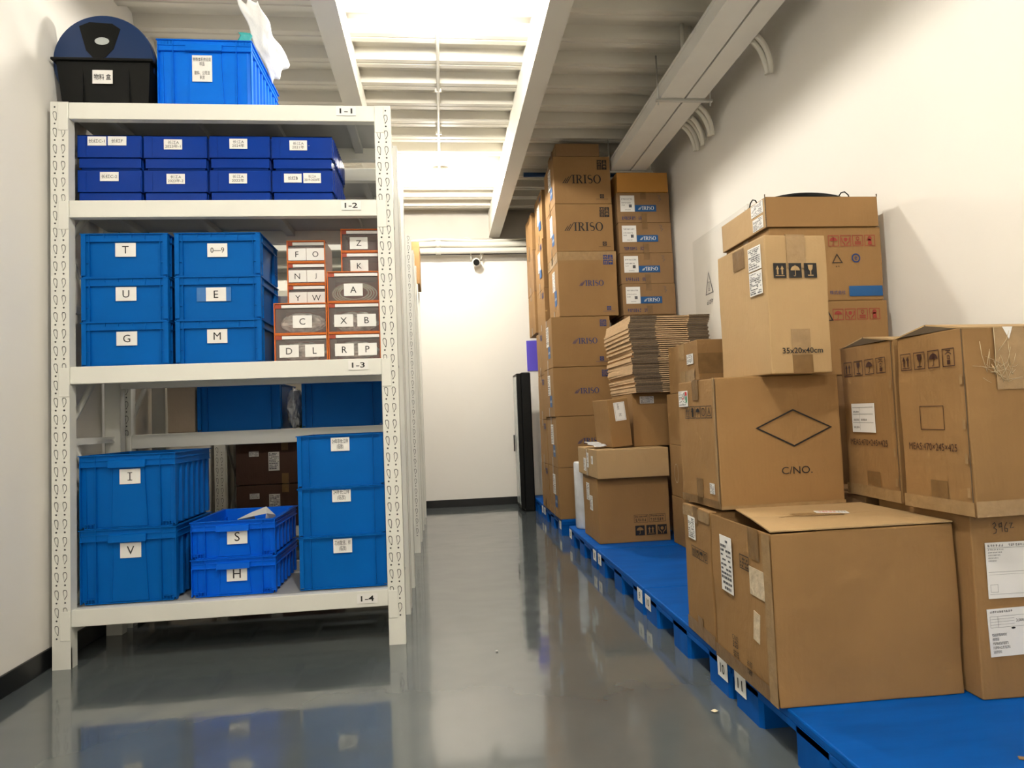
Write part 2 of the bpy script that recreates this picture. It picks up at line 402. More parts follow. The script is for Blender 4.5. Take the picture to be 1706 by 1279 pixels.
def strip(parent, name, fr, x0, y0, x1, y1, mt, wav=.0, seed=1, lift=.0):
    O, U, V, N = [Vector(a) for a in fr]; mb = MB(); n = 8
    r = random.Random(seed); vert = abs(y1 - y0) > abs(x1 - x0); prev = None
    for i in range(n):
        a, b = i / n, (i + 1) / n
        if vert: q = [(x0, y0 + (y1 - y0) * a), (x1, y0 + (y1 - y0) * a), (x1, y0 + (y1 - y0) * b), (x0, y0 + (y1 - y0) * b)]
        else: q = [(x0 + (x1 - x0) * a, y0), (x0 + (x1 - x0) * b, y0), (x0 + (x1 - x0) * b, y1), (x0 + (x1 - x0) * a, y1)]
        mb.poly([O + U * p[0] + V * p[1] + N * (.0008 + lift) for p in q], mt)
    return mb.build(name, parent, fix=False, weld=True)
def seam_tape(root, w, d, h, mt='tape', along='x', tw=.05, drop=.06, top=True, bottom=True):
    """tape over the top seam running along x and folding down the left, right faces (along='x')
       or over a seam along y and down the front face (along='y')"""
    e = .0012; h0 = .001; T_ = []
    if along == 'x':
        a, b = d / 2 - tw / 2, d / 2 + tw / 2
        if top: T_.append([(-e, a, h - .001, w + e, b, h + e)] + [(x, a, h - drop, x + e, b, h) for x in (-e, w)])
        if bottom: T_.append([(-e, a, h0, 0, b, drop * 1.3)])
    else:
        a, b = w / 2 - tw / 2, w / 2 + tw / 2
        if top: T_.append([(a, -e, h - .001, b, d + e, h + e), (a, -e, h - drop, b, 0, h)])
        if bottom: T_.append([(a, -e, h0, b, 0, drop * 1.3)])
    for bl in T_:
        mb = MB()
        for q in bl: mb.box(*q, mt)
        mb.build('packing_tape', root)
_seed = [0]
def carton(label, x, y, z, w, d, h, rz=0, mt='kraft', tape='x', amp=.004, group=None, seam=True, name='carton', tape_mt='tape', drop=.06, tw=.05):
    _seed[0] += 1
    root = thing(name, label, 'cardboard box', (x, y, z), rz, group)
    b = carton_body(w, d, h, mt, _seed[0], amp); b.parent = root
    if seam:  # the slit between the two top flaps and the flap edge line on the front
        mb = MB()
        if tape == 'x': mb.box(.004, d / 2 - .0012, h - .002, w - .004, d / 2 + .0012, h + .0006, 'inside')
        else: mb.box(w / 2 - .0012, .004, h - .002, w / 2 + .0012, d - .004, h + .0006, 'inside')
        mb.build('flap_seam', root)
    if tape: seam_tape(root, w, d, h, tape_mt, tape, tw, drop)
    return root

# ================================================================== THE ROOM
XL, XR, YB, YF, ZC = -1.72, 2.06, 7.57, -2.7, 3.37
mb = MB(); mb.box(XL - .1, YF - .1, -.1, XR + .1, YB + .1, 0, 'floor'); struct(mb.build('floor'))
mb = MB(); mb.box(XL - .1, YF, 0, XL, YB, 3.6, 'wall'); struct(mb.build('wall_left'))
mb = MB(); mb.box(XR, YF, 0, XR + .1, YB, 3.6, 'wall'); struct(mb.build('wall_right'))
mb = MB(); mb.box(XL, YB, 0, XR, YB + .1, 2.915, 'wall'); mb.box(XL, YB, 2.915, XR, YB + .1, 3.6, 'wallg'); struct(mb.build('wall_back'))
mb = MB(); mb.box(XL, YF - .1, 0, XR, YF, 3.6, 'wall'); struct(mb.build('wall_front'))
mb = MB(); mb.box(XL, YF, 0, XL + .012, YB, .085, 'skirt'); struct(mb.build('baseboard_left', bevel=.002))
mb = MB(); mb.box(XL + .012, YB - .012, 0, XR, YB, .085, 'skirt'); struct(mb.build('baseboard_back', bevel=.002))
mb = MB(); mb.box(XR - .012, YF, 0, XR, YB - .012, .085, 'skirt'); struct(mb.build('baseboard_right', bevel=.002))
# corrugated steel deck
prof = []
y = 4.03 - .295 * 24
prof.append((YF, 3.44))
while y < YB - .02:
    if y - .13 > YF:
        prof += [(y - .125, 3.44), (y - .098, ZC), (y - .058, ZC), (y - .054, ZC + .006), (y - .046, ZC + .006), (y - .042, ZC), (y, ZC), (y + .027, 3.44)]
    y += .295
prof.append((YB, 3.44))
mb = MB()
for (a, b) in zip(prof[:-1], prof[1:]): mb.poly([(XL, a[0], a[1]), (XR, a[0], a[1]), (XR, b[0], b[1]), (XL, b[0], b[1])], 'deck')
mb.box(XL - .1, YF - .1, 3.5, XR + .1, YB + .1, 3.6, 'deck')
struct(mb.build('ceiling', fix=False))
def beam(name, x0, x1, z0):
    mb = MB(); mb.box(x0, YF, z0, x1, YB, z0 + .0078, 'beam')
    mb.box(x0 + .002, YF, z0 + .008, x1 - .002, YB, ZC + .03, 'beam'); struct(mb.build(name))
beam('trim_1', -.609, -.48, 3.2); beam('trim_2', .613, .737, 3.1)
# cross beam and dark gap strip over the back wall
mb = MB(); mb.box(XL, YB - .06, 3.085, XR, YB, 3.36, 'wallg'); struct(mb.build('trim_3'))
mb = MB(); mb.box(XL, YB - .01, 2.915, XR, YB, 2.945, 'darkmetal'); struct(mb.build('trim_4'))

# ------------------------------------------------------------------ lamps
for i, ly in enumerate(LAMPS_Y):
    lab = ['glowing round bulb under the ceiling conduit, the farther of the two in view', 'glowing round bulb at the top edge of the view, the nearer one',
           'glowing round bulb on the ceiling just behind the viewer', 'glowing round bulb on the ceiling far behind the viewer'][i]
    t = thing('light_bulb', lab, 'lamp', (LAMP_X, ly, LAMP_Z), 0, 'bare ceiling bulbs')
    bm = bmesh.new(); bmesh.ops.create_uvsphere(bm, u_segments=24, v_segments=16, radius=.075)
    me = bpy.data.meshes.new('bulb_globe'); bm.to_mesh(me); bm.free(); me.materials.append(M['bulb' if i == 1 else 'bulb_strong'])
    for p in me.polygons: p.use_smooth = True
    o = bpy.data.objects.new('bulb_globe', me); COL.objects.link(o); o.parent = t
    mb = MB(); mb.tube([(0, 0, .024), (0, 0, .045), (0, 0, .062), (0, 0, .08), (0, 0, .105)], [.0735, .063, .050, .034, .024], 'pvc', 24); mb.build('bulb_socket', t)  # base cone widened to hold back light going up to the deck
mb = MB()
mb.tube([(LAMP_X - .012, y_, ZC - .012) for y_ in (-1.5, 1, 3.5, 5, 6.09)], .011, 'pvc', 10)
for y_ in (2.9, 4.6, 5.3): mb.box(LAMP_X - .035, y_ - .006, ZC - .024, LAMP_X + .011, y_ + .006, ZC, 'pvc')
tag(mb.build('ceiling_conduit'), 'thin white conduit running along the ceiling between the bulbs', 'conduit')

# ------------------------------------------------------------------ back wall pipes, camera, poster, cabinet
def pipe_run(name, r, z, sag, label, yy, mt='pvc', coup=True):
    pts = []
    for i in range(25):
        x = XL + .01 + (1.45 - XL) * i / 24; s_ = abs(math.sin((x - .02) * math.pi / 1.1)); pts.append((x, yy, z - sag * s_))
    mb = MB(); mb.tube(pts, r, mt, 14); o = mb.build(name)
    tag(o, label, 'conduit', 'conduits over the back wall')
    if coup:
        mb = MB()
        for cx in (.02, 1.12):
            mb = MB(); mb.tube([(cx - .03, yy, z), (cx + .03, yy, z)], r + .006, mt, 14); mb.build('pipe_clamp', o)
pipe_run('wall_conduit', .014, 3.055, .02, 'thinnest white conduit, highest of the three over the back wall', 7.40, coup=False)
pipe_run('wall_conduit', .034, 3.000, .012, 'thick greyish conduit, middle of the three over the back wall', 7.40)
pipe_run('wall_conduit', .034, 2.918, .0, 'thick white conduit, lowest of the three over the back wall', 7.40)
t = thing('security_camera', 'small white security camera with black lens hanging on the back wall', 'camera', (.45, 7.46, 2.80))
mb = MB(); mb.tube([(0, .10, .03), (0, .04, .03), (0, .02, .0)], .02, 'white', 12); mb.build('bracket', t)
mb = MB(); mb.tube([(0, .03, .005), (0, .0, 0), (0, -.035, -.012), (0, -.05, -.016)], [.035, .048, .050, .040], 'white', 20); mb.build('camera_head', t)
mb = MB(); mb.tube([(0, -.045, -.014), (0, -.058, -.018)], [.038, .034], 'black', 20); mb.build('lens', t)
mb = MB(); mb.tube([(.055, .0, .03), (.085, .0, .10)], .006, 'white', 8); mb.build('antenna', t)
mb = MB(); mb.tube([(-.055, .0, .03), (-.06, .0, .12)], .006, 'white', 8); mb.build('antenna', t)
mb = MB(); mb.tube([(.05, .0, .05), (.07, -.02, .16), (.02, -.04, .22), (-.08, -.05, .265), (-.13, -.05, .27)], .006, 'pvc', 8); mb.build('cable', t)
mb = MB(); mb.box(1.01, YB - .012, 1.53, 1.30, YB, 1.885, 'purple'); tag(mb.build('wall_poster', bevel=.001), 'violet blue sheet on the back wall above the black cabinet', 'poster')
t = thing('display_cabinet', 'tall black cabinet with a grey glass door beside the back wall', 'cabinet', (.80, 6.90, 0), 0)
mb = MB(); mb.box(.045, 0, 0, .150, .40, 1.47, 'black'); mb.build('cabinet_body', t, bevel=.012)
dr = MB(); dr.box(0, .0, .03, .045, .36, 1.46, 'black'); d_ = dr.build('cabinet_door', t, bevel=.004)
d2 = MB(); d2.box(-.003, .03, .07, .0, .33, 1.43, 'glassgrey'); d2.build('glass_panel', d_)
d2 = MB(); d2.tube([(-.012, .345, .62), (-.012, .345, .80)], .007, 'black', 8); d2.build('door_handle', d_)

# ------------------------------------------------------------------ ducts, hangers, pipes on the right
for i, (x0, x1, lab) in enumerate(((1.525, 1.690, 'long off-white cable duct under the ceiling, the one nearer the aisle'), (1.702, 1.835, 'narrower off-white cable duct under the ceiling, nearer the right wall'))):
    t = thing('cable_duct', lab, 'cable duct', (x0, 5.44, 3.093), 0, 'cable ducts')
    mb = MB(); L = -6.5
    mb.box(0, L, 0, x1 - x0, 0, .10, 'white'); mb.build('duct_body', t, bevel=.003)
    mb = MB(); mb.box(-.003, L + .01, .085, x1 - x0 + .003, .003, .108, 'white'); mb.build('duct_cover', t, bevel=.002)
for i, (yy, lab) in enumerate(((5.43, 'thin steel trapeze hanger at the far end of the ducts'), (4.15, 'thin steel trapeze hanger at the bend of the grey cables'), (2.93, 'thin steel trapeze hanger nearest the viewer'))):
    t = thing('duct_hanger', lab, 'hanger', (1.53, yy, 3.08), 0, 'duct hangers')
    mb = MB(); mb.box(-.035, -.012, -.006, .36, .012, .011, 'galv'); mb.build('hanger_bar', t, bevel=.002)
    for xx in (-.018, .345): mb = MB(); mb.tube([(xx, 0, -.03), (xx, 0, .31)], .005, 'galv', 8); mb.build('threaded_rod', t)
for (cy, n, x1, lab) in ((4.62, 9, 2.045, 'bundle of grey flexible conduits drooping from the duct at its middle hanger'), (3.50, 3, 2.045, 'small bundle of grey conduits bending from the duct to the wall')):
    t = thing('cable_bundle', lab, 'cables', (0, 0, 0))
    for k in range(n):
        y0 = cy - .045 * k + .06; dz = .018 * (k % 3); s0 = 3.17 - dz
        mb = MB(); pts = []
        for a in range(13):
            q = math.radians(90 * a / 12); pts.append((1.857 + (x1 - 1.885 - .02 * (k % 2)) * math.sin(q), y0 + .10 * math.sin(q * 1.0) + .10 * (1 - math.cos(q)) * ((k % 3) - 1) * .4, s0 - .15 * (1 - math.cos(q)) - .02 * (k % 2)))
        mb.tube(pts, .016, 'pvc', 10); mb.build('flexible_conduit', t)
for k, xx in enumerate((1.585, 1.645)):
    mb = MB(); mb.tube([(xx, 3.86 + .02 * k, 3.19), (xx, 3.86 + .02 * k, 3.43)], .014 - .004 * k, 'pvc', 10)
    tag(mb.build('riser_pipe'), ['thicker upright pipe rising from the duct to the ceiling', 'thinner upright pipe rising from the duct to the ceiling'][k], 'pipe', 'riser pipes')
mb = MB(); mb.tube([(.86, 6.15, 3.33), (XR, 6.15, 3.33)], .022, 'bluepipe', 12)
tag(mb.build('ceiling_pipe'), 'dark blue pipe crossing under the ceiling behind the tallest box tower', 'pipe')
# electrical panel on the right wall
t = thing('electrical_panel', 'flat white electrical panel with a warning triangle on the right wall', 'electrical panel', (XR, 4.99, 1.25))
mb = MB(); mb.box(-.02, -.95, 0, 0, 0, 1.09, 'white'); mb.build('panel_box', t, bevel=.003)
dd = MB(); dd.box(-.026, -.92, .03, -.02, -.03, 1.06, 'white'); pd = dd.build('panel_door', t, bevel=.002)
fr = ((-.026, -.03, 0), (0, -1, 0), (0, 0, 1), (-1, 0, 0))
decal(pd, 'warning_sign', fr, STROKE([(.20, .62), (.33, .62), (.265, .78)], .010, 'paleink', 1, True) + TXT('ϟ', .265, .675, .07, .03, 'paleink') + squiggle(3, .21, .54, .12, .035, 'paleink', 4))

# ================================================================== STORAGE RACKS
def perforated(name, w, h, n, z0, left):
    """a thin steel face with two columns of teardrop slots and round holes"""
    cu = bpy.data.curves.new(name, 'CURVE'); cu.dimensions = '2D'; cu.fill_mode = 'BOTH'; cu.extrude = .0008; cu.resolution_u = 1
    def spl(pts):
        s_ = cu.splines.new('POLY'); s_.points.add(len(pts) - 1); s_.use_cyclic_u = True
        for i, p in enumerate(pts): s_.points[i].co = (p[0], p[1], 0, 1)
    spl([(0, 0), (w, 0), (w, h), (0, h)])
    for k in range(n):
        zz = z0 + k * .075
        for c, cx in enumerate((w * .24, w * .70)):
            sgn = 1 if c == 0 else -1
            if zz + .062 < h:
                spl([(cx - .009, zz + .052), (cx - .006, zz + .060), (cx + .004, zz + .060), (cx + .009, zz + .052), (cx + .009, zz + .036), (cx + .004 * sgn + .003, zz + .018), (cx + .003 * sgn, zz + .018), (cx - .006, zz + .036)][::-1])
            if zz < h: spl([(cx + .0042 * math.cos(a), zz + .005 + .0042 * math.sin(a)) for a in [-2 * math.pi * q / 8 for q in range(8)]])
            if zz + .062 < h: spl([(cx - .0062, zz + .050), (cx - .004, zz + .0565), (cx + .003, zz + .0565), (cx + .0062, zz + .050), (cx + .0062, zz + .037), (cx + .003 * sgn + .002, zz + .024), (cx + .003 * sgn - .0005, zz + .024), (cx - .004, zz + .037)])
    ob = bpy.data.objects.new(name, cu); COL.objects.link(ob); bpy.context.view_layer.update()
    me = bpy.data.meshes.new_from_object(ob.evaluated_get(bpy.context.evaluated_depsgraph_get()))
    bpy.data.objects.remove(ob); bpy.data.curves.remove(cu)
    me.transform(Matrix.Rotation(math.pi / 2, 4, 'X')); me.materials.clear(); me.materials.append(M['rack'])
    return me
RW = 1.490  # rack width over uprights
UW = .075
PLATE = {}
def upright(parent, x, yy, h, front=True, name='upright'):
    key = round(h, 2)
    if key not in PLATE: PLATE[key] = perforated('face_plate', UW, h, int((h - .13) / .075) + 1, .125, True)
    mb = MB(); D = .05
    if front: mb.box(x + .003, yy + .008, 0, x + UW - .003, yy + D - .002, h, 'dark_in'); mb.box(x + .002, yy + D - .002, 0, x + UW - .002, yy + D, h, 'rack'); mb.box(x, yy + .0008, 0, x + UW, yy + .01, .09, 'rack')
    else: mb.box(x + .002, yy - D, 0, x + UW - .002, yy - .011, h, 'rack')
    s_ = 1 if front else -1
    for xx in (x, x + UW - .003): mb.box(xx, yy, 0, xx + .003, yy + s_ * D, h, 'rack')
    if not front: mb.box(x, yy, 0, x + UW, yy - .003, h, 'rack')
    # little bright knock-outs along the aisle side
    o = mb.build(name, parent)
    if front:
        p = bpy.data.objects.new('face_plate', PLATE[key]); COL.objects.link(p); p.parent = o; p.location = (x, yy, 0)
    return o
def rack(label, y0, depth, h, levels, full=True):
    t = thing('storage_rack', label, 'storage rack', (-1.684, y0, 0), 0, 'storage racks')
    for x in (0, RW - UW):
        upright(t, x, 0, h, True); upright(t, x, depth, h, False)
    for (zt, zb) in levels:
        for fy, nm in ((0.002, 'beam'), (depth - .042, 'beam')):
            mb = MB(); mb.box(UW, fy, zb, RW - UW, fy + .04, zt, 'rack')
            for x0 in (UW * .42, RW - UW * 1.0 + .001): mb.box(x0, (-.004 if fy < .1 else fy + .04), zb - .055, x0 + UW * .58, (0.002 if fy < .1 else fy + .044), zt - .004, 'rack')
            mb.build(nm, t, bevel=.003)
        mb = MB(); mb.box(UW * .3, .042, zt - .012, RW - UW * .3, depth - .042, zt - .002, 'rackdark')
        for q in range(4):
            xc = .20 + q * (RW - .4) / 3; mb.box(xc - .02, .042, zt - .040, xc + .02, depth - .042, zt - .010, 'rackdark')
        mb.build('shelf_board', t)
    for x in (UW / 2 - .02, RW - UW / 2 - .02):
        mb = MB(); z = .12; k = 0
        for zz in (.14, .95, 1.55, 2.3):
            if zz < h: mb.box(x, .05, zz, x + .03, depth - .05, zz + .03, 'rack')
        z = .16
        while z + .42 < h - .08:
            a = Vector((x + .015, .05, z)); b = Vector((x + .015, depth - .05, z + .42))
            if k % 2: a, b = Vector((x + .015, depth - .05, z)), Vector((x + .015, .05, z + .42))
            mb.tube([a, b], .014, 'rack', 4); z += .42; k += 1
        mb.build('side_brace', t)
    return t
LV1 = ((2.479, 2.404), (2.034, 1.957), (1.294, 1.218), (.247, .174))
rack1 = rack('front white steel storage rack holding the labelled blue crates', 3.036, .50, 2.479, LV1)
LV2 = ((2.40, 2.33), (1.70, 1.63), (.984, .912), (.20, .13))
rack2 = rack('white steel rack standing directly behind the front rack', 3.60, .475, 2.479, LV2)
rack3 = rack('white steel rack, first one beyond the gap behind the second rack', 5.065, .50, 2.44, ((2.40, 2.33), (1.70, 1.63), (.95, .88), (.25, .18)))
rack4 = rack('white steel rack, second one beyond the gap', 5.63, .50, 2.44, ((2.40, 2.33), (1.70, 1.63), (.95, .88), (.25, .18)))
rack5 = rack('last white steel rack before the back wall', 6.42, .50, 2.34, ((2.30, 2.23), (1.70, 1.63), (.95, .88), (.25, .18)))
# shelf number stickers, local to rack 1 (front plane at y=0 -> beam front at .002)
fr = ((1.684 - 1.684, -.0, 0), (1, 0, 0), (0, 0, 1), (0, -1, 0))
for n_, (zc, xc) in enumerate(((2.451, -.397), (2.005, -.385), (1.2645, -.372), (.2135, -.36))):
    paper_label(rack1, fr, xc + 1.684 - .045, zc - .0215, .09, .043, kind='none', name='shelf_label', content=TXT('1-%d' % (n_ + 1), .045, .0215, .024, .058, 'ink', 1, .015))

# ================================================================== BLUE CRATES
def letter_label(parent, fr, cx, cz, t, w=.087, h=.064, th=.036, tw=None, bold=0.0, tilt=0, name='paper_label', mt='ink', clear=False):
    lo = paper_label(parent, fr, cx - w / 2, cz - h / 2, w, h, kind='none', name=name, content=TXT(t, w / 2, h / 2, th, tw, mt, 1, bold), tilt=tilt)
    return lo
def I_label(parent, fr, cx, cz, w=.088, h=.066):
    return paper_label(parent, fr, cx - w / 2, cz - h / 2, w, h, kind='none', content=RECT(w/2-.0022, .015, w/2+.0022, .051) + RECT(w/2-.010, .015, w/2+.010, .018) + RECT(w/2-.010, .048, w/2+.010, .051))
def crate(label, x, y, z, w, d, h, style, mt, rz=0, group=None, hollow=True):
    t = thing('plastic_crate', label, 'plastic crate', (x, y, z), rz, group)
    mb = MB(); e = .014; rim = .034 if style == 'euro' else (.05 if style == 'big' else (.04 if style == 'low' else .012))
    tp = .010 if style in ('big', 'low') else .006  # taper
    wt = .004
    # tapered walls (4 trapezoid shells) + floor
    def wall_quad(a, b, c, d_): mb.poly([a, b, c, d_], mt)
    B = [(e + tp, e + tp), (w - e - tp, e + tp), (w - e - tp, d - e - tp), (e + tp, d - e - tp)]
    T_ = [(e, e), (w - e, e), (w - e, d - e), (e, d - e)]
    Bi = [(e + tp + wt, e + tp + wt), (w - e - tp - wt, e + tp + wt), (w - e - tp - wt, d - e - tp - wt), (e + tp + wt, d - e - tp - wt)]
    Ti = [(e + wt, e + wt), (w - e - wt, e + wt), (w - e - wt, d - e - wt), (e + wt, d - e - wt)]
    zt = h - .002
    for i in range(4):
        j = (i + 1) % 4
        mb.poly([(*B[i], .002), (*B[j], .002), (*T_[j], zt), (*T_[i], zt)], mt)
        mb.poly([(*Bi[j], .006), (*Bi[i], .006), (*Ti[i], zt), (*Ti[j], zt)], mt)
        mb.poly([(*T_[i], zt), (*T_[j], zt), (*Ti[j], zt), (*Ti[i], zt)], mt)
    mb.poly([(*p, .002) for p in reversed(B)], mt); mb.poly([(*p, .006) for p in Bi], mt)
    # rim band
    for (a0, b0, a1, b1) in ((0, 0, w, e + .004), (0, d - e - .004, w, d), (0, e, e + .004, d - e), (w - e - .004, e, w, d - e)):
        mb.box(a0, b0, h - .004, a1, b1, h, mt)
        if style != 'plain': mb.box(a0 + .003, b0 + .003, h - rim - .003, a1 - .003, b1 - .003, h - rim, mt)
        if style in ('big', 'low'): mb.box(a0 + .004, b0 + .004, h - rim * .55, a1 - .004, b1 - .004, h - rim * .55 + .003, mt)
    # skirt behind rim
    for (a0, b0, a1, b1) in ((.008, .008, w - .008, .013), (.008, d - .013, w - .008, d - .008), (.008, .01, .013, d - .01), (w - .013, .01, w - .008, d - .01)):
        mb.box(a0, b0, h - rim, a1, b1, h - .003, mt)
    def ribs_front(us, y0=.004, zb=.004, zt_=None, t=.003):
        for u in us: mb.box(u - t / 2, y0, zb, u + t / 2, e + tp + .002, (zt_ or h - .003), mt)
    def ribs_side(vs, zb=.01, t=.004, depth=.006):
        for v in vs:
            mb.box(w - e - tp - .003, v - t / 2, zb, w - depth, v + t / 2, h - .003, mt); mb.box(depth, v - t / 2, zb, e + tp + .003, v + t / 2, h - .003, mt)
    if style == 'euro':
        ribs_front([.004, .036, w - .036, w - .004]); ribs_side([.004, .03, .055, d - .055, d - .03, d - .004], depth=.004)
        for u in (w * .27, w * .42, w * .58, w * .73): mb.box(u - .0015, .004, h - .02, u + .0015, e, h - .003, mt)
        for (a, b) in ((.004, .036), (w - .036, w - .004)): mb.box(a, .006, h * .33, b, e + .004, h * .33 + .003, mt); mb.box(a, .011, .004, b, e + .004, h - .01, mt)
        for (a, b) in ((.004, .055), (d - .055, d - .004)): mb.box(w - e - .004, a, h * .33, w - .006, b, h * .33 + .003, mt)
        mb.box(.01, .004, .0, w - .01, e + .01, .004, mt); mb.box(.004, .01, 0, w - .004, d - .01, .004, mt)
    elif style in ('big', 'low'):
        c0, c1 = w * .34, w * .66
        ribs_front([.006, w * .17, w - w * .17, w - .006])
        k = w * .025
        for (ua, ub) in ((c0, c0 - k), (c1, c1 + k)):   # slanted edges of the centre label panel
            mb.poly([(ua - .002, .008, h - rim), (ua + .002, .008, h - rim), (ub + .002, .016, .006), (ub - .002, .016, .006)], mt)
            mb.poly([(ua - .002, .008, h - rim), (ub - .002, .016, .006), (ub - .002, .026, .006), (ua - .002, .02, h - rim)], mt)
            mb.poly([(ua + .002, .008, h - rim), (ub + .002, .016, .006), (ub + .002, .026, .006), (ua + .002, .02, h - rim)], mt)
        mb.poly([(c0, .0105, h - rim), (c1, .0105, h - rim), (c1 + k, .0185, .006), (c0 - k, .0185, .006)], mt)
        n = int(d / .058)
        for i in range(n):
            v = .03 + (d - .06) * i / (n - 1)
            for xx, sg in ((w, -1), (0, 1)):
                mb.prism([(xx + sg * .007, v - .010), (xx + sg * .007, v + .010), (xx + sg * .028, v + .016), (xx + sg * .028, v - .016)], 2, .01, h - rim + .002, mt)
        for u0 in ((w * .05, w * .15), (w * .85, w * .95)):
            for q in range(4): uu = u0[0] + (u0[1] - u0[0]) * q / 3; mb.box(uu - .001, .008, h - rim * .5, uu + .001, .015, h - .004, mt); mb.box(uu - .001, .012, .004, uu + .001, .02, .02, mt)
            mb.box(u0[0], .011, .02, u0[1], .02, .0225, mt)
        mb.box(.02, .012, 0, w - .02, e + .03, .004, mt)
    elif style == 'plain':
        ribs_front([.006, .055, w - .055, w - .006], y0=.006)
        ribs_side([.006, .05, d - .05, d - .006], depth=.006)
        mb.box(.006, .010, h - .012, w - .006, .016, h - .003, mt); mb.box(.006, .006, 0, w - .006, .02, .004, mt)
    b = mb.build('crate_body', t)
    bmz = None
    if style in ('big', 'low'):
        hb = MB(); c = w * .5; hw = w * .19; hb.prism([(.010, h - rim * .45), (-.006, h - rim * .55), (-.010, h - rim * 1.15), (-.004, h - rim * 1.18), (.010, h - rim * .85)], 0, c - hw, c + hw, mt); hb.build('grip_handle', t, bevel=.001)
    elif style == 'euro':
        hb = MB(); hb.box(w * .27, .003, h - .034, w * .73, .012, h - .020, mt); hb.build('grip_handle', t, bevel=.001)
    return t
FR0 = ((0, 0, 0), (1, 0, 0), (0, 0, 1), (0, -1, 0))
def front_at(yo): return ((0, yo, 0), (1, 0, 0), (0, 0, 1), (0, -1, 0))
# level 1-3: euro crates, two columns of three
zs = (1.294, 1.494, 1.695)
for col_, (x0, w_, names) in enumerate(((-1.585, .375, ('G', 'U', 'T')), (-1.186, .382, ('M', 'E', '0—9')))):
    for k, nm in enumerate(names):
        pos = ('bottom', 'middle', 'top')[k]
        say = {'0—9': '0 to 9'}.get(nm, nm)
        t = crate('blue plastic crate labelled %s, %s of the %s column on the second shelf' % (say, pos, ('left', 'middle')[col_]), x0, 3.075, zs[k], w_, .33, .1995, 'euro', 'eu', group='blue crates on the second shelf')
        cx = ((-1.394, -1.3955, -1.396)[k] if col_ == 0 else (-1.0045, -1.007, -.998)[k]) - x0
        cz = (1.419, 1.621, 1.822)[k] - zs[k] if col_ == 0 else (1.420, 1.612, 1.816)[k] - zs[k]
        if nm == 'E':
            tpm = MB(); tpm.box(cx - .085, .0125, cz - .032, cx + .065, .0133, cz + .032, 'tapeblue'); tpm.build('clear_tape', t)
        letter_label(t, front_at(.0125), cx, cz, nm, .088, .063, .034 if len(nm) == 1 else .024, None if len(nm) == 1 else .060)
# bottom level: I, V, S, H and the right column of three
for nm, z0, h_, pos in (('V', .249, .326, 'lower'), ('I', .576, .326, 'upper')):
    t = crate('tall blue plastic crate labelled %s, %s of two at the left of the bottom shelf' % (nm, pos), -1.604, 3.085, z0, .412, .46, h_, 'big', 'eu', group='tall blue crates on the bottom shelf')
    if nm == 'I': I_label(t, front_at(.011), -1.392 + 1.606, .803 - z0); continue
    letter_label(t, front_at(.011), -1.392 + 1.606, {'V': .478, 'I': .803}[nm] - z0, nm, .088, .066, .036)
for nm, z0, h_, pos in (('H', .248, .168, 'lower'), ('S', .417, .166, 'upper')):
    t = crate('low blue crate labelled %s, %s of the pair in the middle of the bottom shelf' % (nm, pos), -1.142, 3.095, z0, .375, .46, h_, 'low', 'eu2', group='low blue crates on the bottom shelf')
    letter_label(t, front_at(.0095), {'H': -.942, 'S': -.938}[nm] + 1.142, {'H': .345, 'S': .510}[nm] - z0, nm, .088, .066, .040)
mb = MB(); mb.poly([(-.965, 3.20, .575), (-.825, 3.16, .600), (-.80, 3.22, .585), (-.86, 3.30, .615), (-.92, 3.28, .595)], 'paper'); mb.poly([(-.965, 3.20, .575), (-.92, 3.28, .595), (-.90, 3.42, .44), (-.98, 3.40, .44)], 'paper')
mb.poly([(-.825, 3.16, .600), (-.80, 3.22, .585), (-.81, 3.40, .44), (-.84, 3.16, .44)], 'paper'); o = mb.build('paper_bag', fix=False); tag(o, 'crumpled white paper sticking out of the open crate labelled S', 'paper')
so = o.modifiers.new('s', 'SOLIDIFY'); so.thickness = .0015
for nm, z0, h_, cz, pos, txt in (('low', .249, .236, .440, 'lowest', '芯创散货、样\n(临放)'), ('mid', .486, .222, .6725, 'middle', '24年长江样\n(临放)'), ('top', .7095, .240, .9065, 'topmost', '24年非长江样\n(临放)')):
    t = crate('blue crate with a Chinese label, %s in the right stack of the bottom shelf' % pos, -.672, 3.10, z0, .400, .40, h_, 'plain', 'eu', group='blue crates at the right of the bottom shelf')
    letter_label(t, front_at(.012), -.474 + .672, cz - z0, txt, .084, .064, .050, .072)
# top of the rack
t = crate('large light blue crate standing alone on top of the rack beside the white bag', -1.262, 3.10, 2.479, .43, .53, .338, 'big', 'eutop')
letter_label(t, front_at(.010), -1.06 + 1.262, 2.682 - 2.479, '特殊体积供应度\n样品\n\n散料、公司送\n来货', .089, .126, .105, .080)
t = thing('storage_tub', 'black plastic tub with a handwritten label on top of the rack', 'tub', (-1.70, 3.08, 2.479))
mb = MB(); w_, d_, h_ = .428, .42, .228
Bt = [(.03, .03), (w_ - .03, .03), (w_ - .03, d_ - .03), (.03, d_ - .03)]; Tt = [(.01, .008), (w_ - .01, .008), (w_ - .01, d_ - .008), (.01, d_ - .008)]
for i in range(4):
    j = (i + 1) % 4; mb.poly([(*Bt[i], .001), (*Bt[j], .001), (*Tt[j], h_), (*Tt[i], h_)], 'black'); mb.poly([(Bt[i][0] * .96 + .009, Bt[i][1] * .96 + .008, .01), (Bt[j][0] * .96 + .009, Bt[j][1] * .96 + .008, .01), (Tt[j][0] * .98 + .005, Tt[j][1] * .98 + .004, h_), (Tt[i][0] * .98 + .005, Tt[i][1] * .98 + .004, h_)], 'black')
mb.poly([(*p, .004) for p in Bt], 'black')
for u in (.12, .32): mb.box(u, .012, .01, u + .004, .026, h_, 'black')
mb.build('tub_body', t, fix=False)
mb = MB()
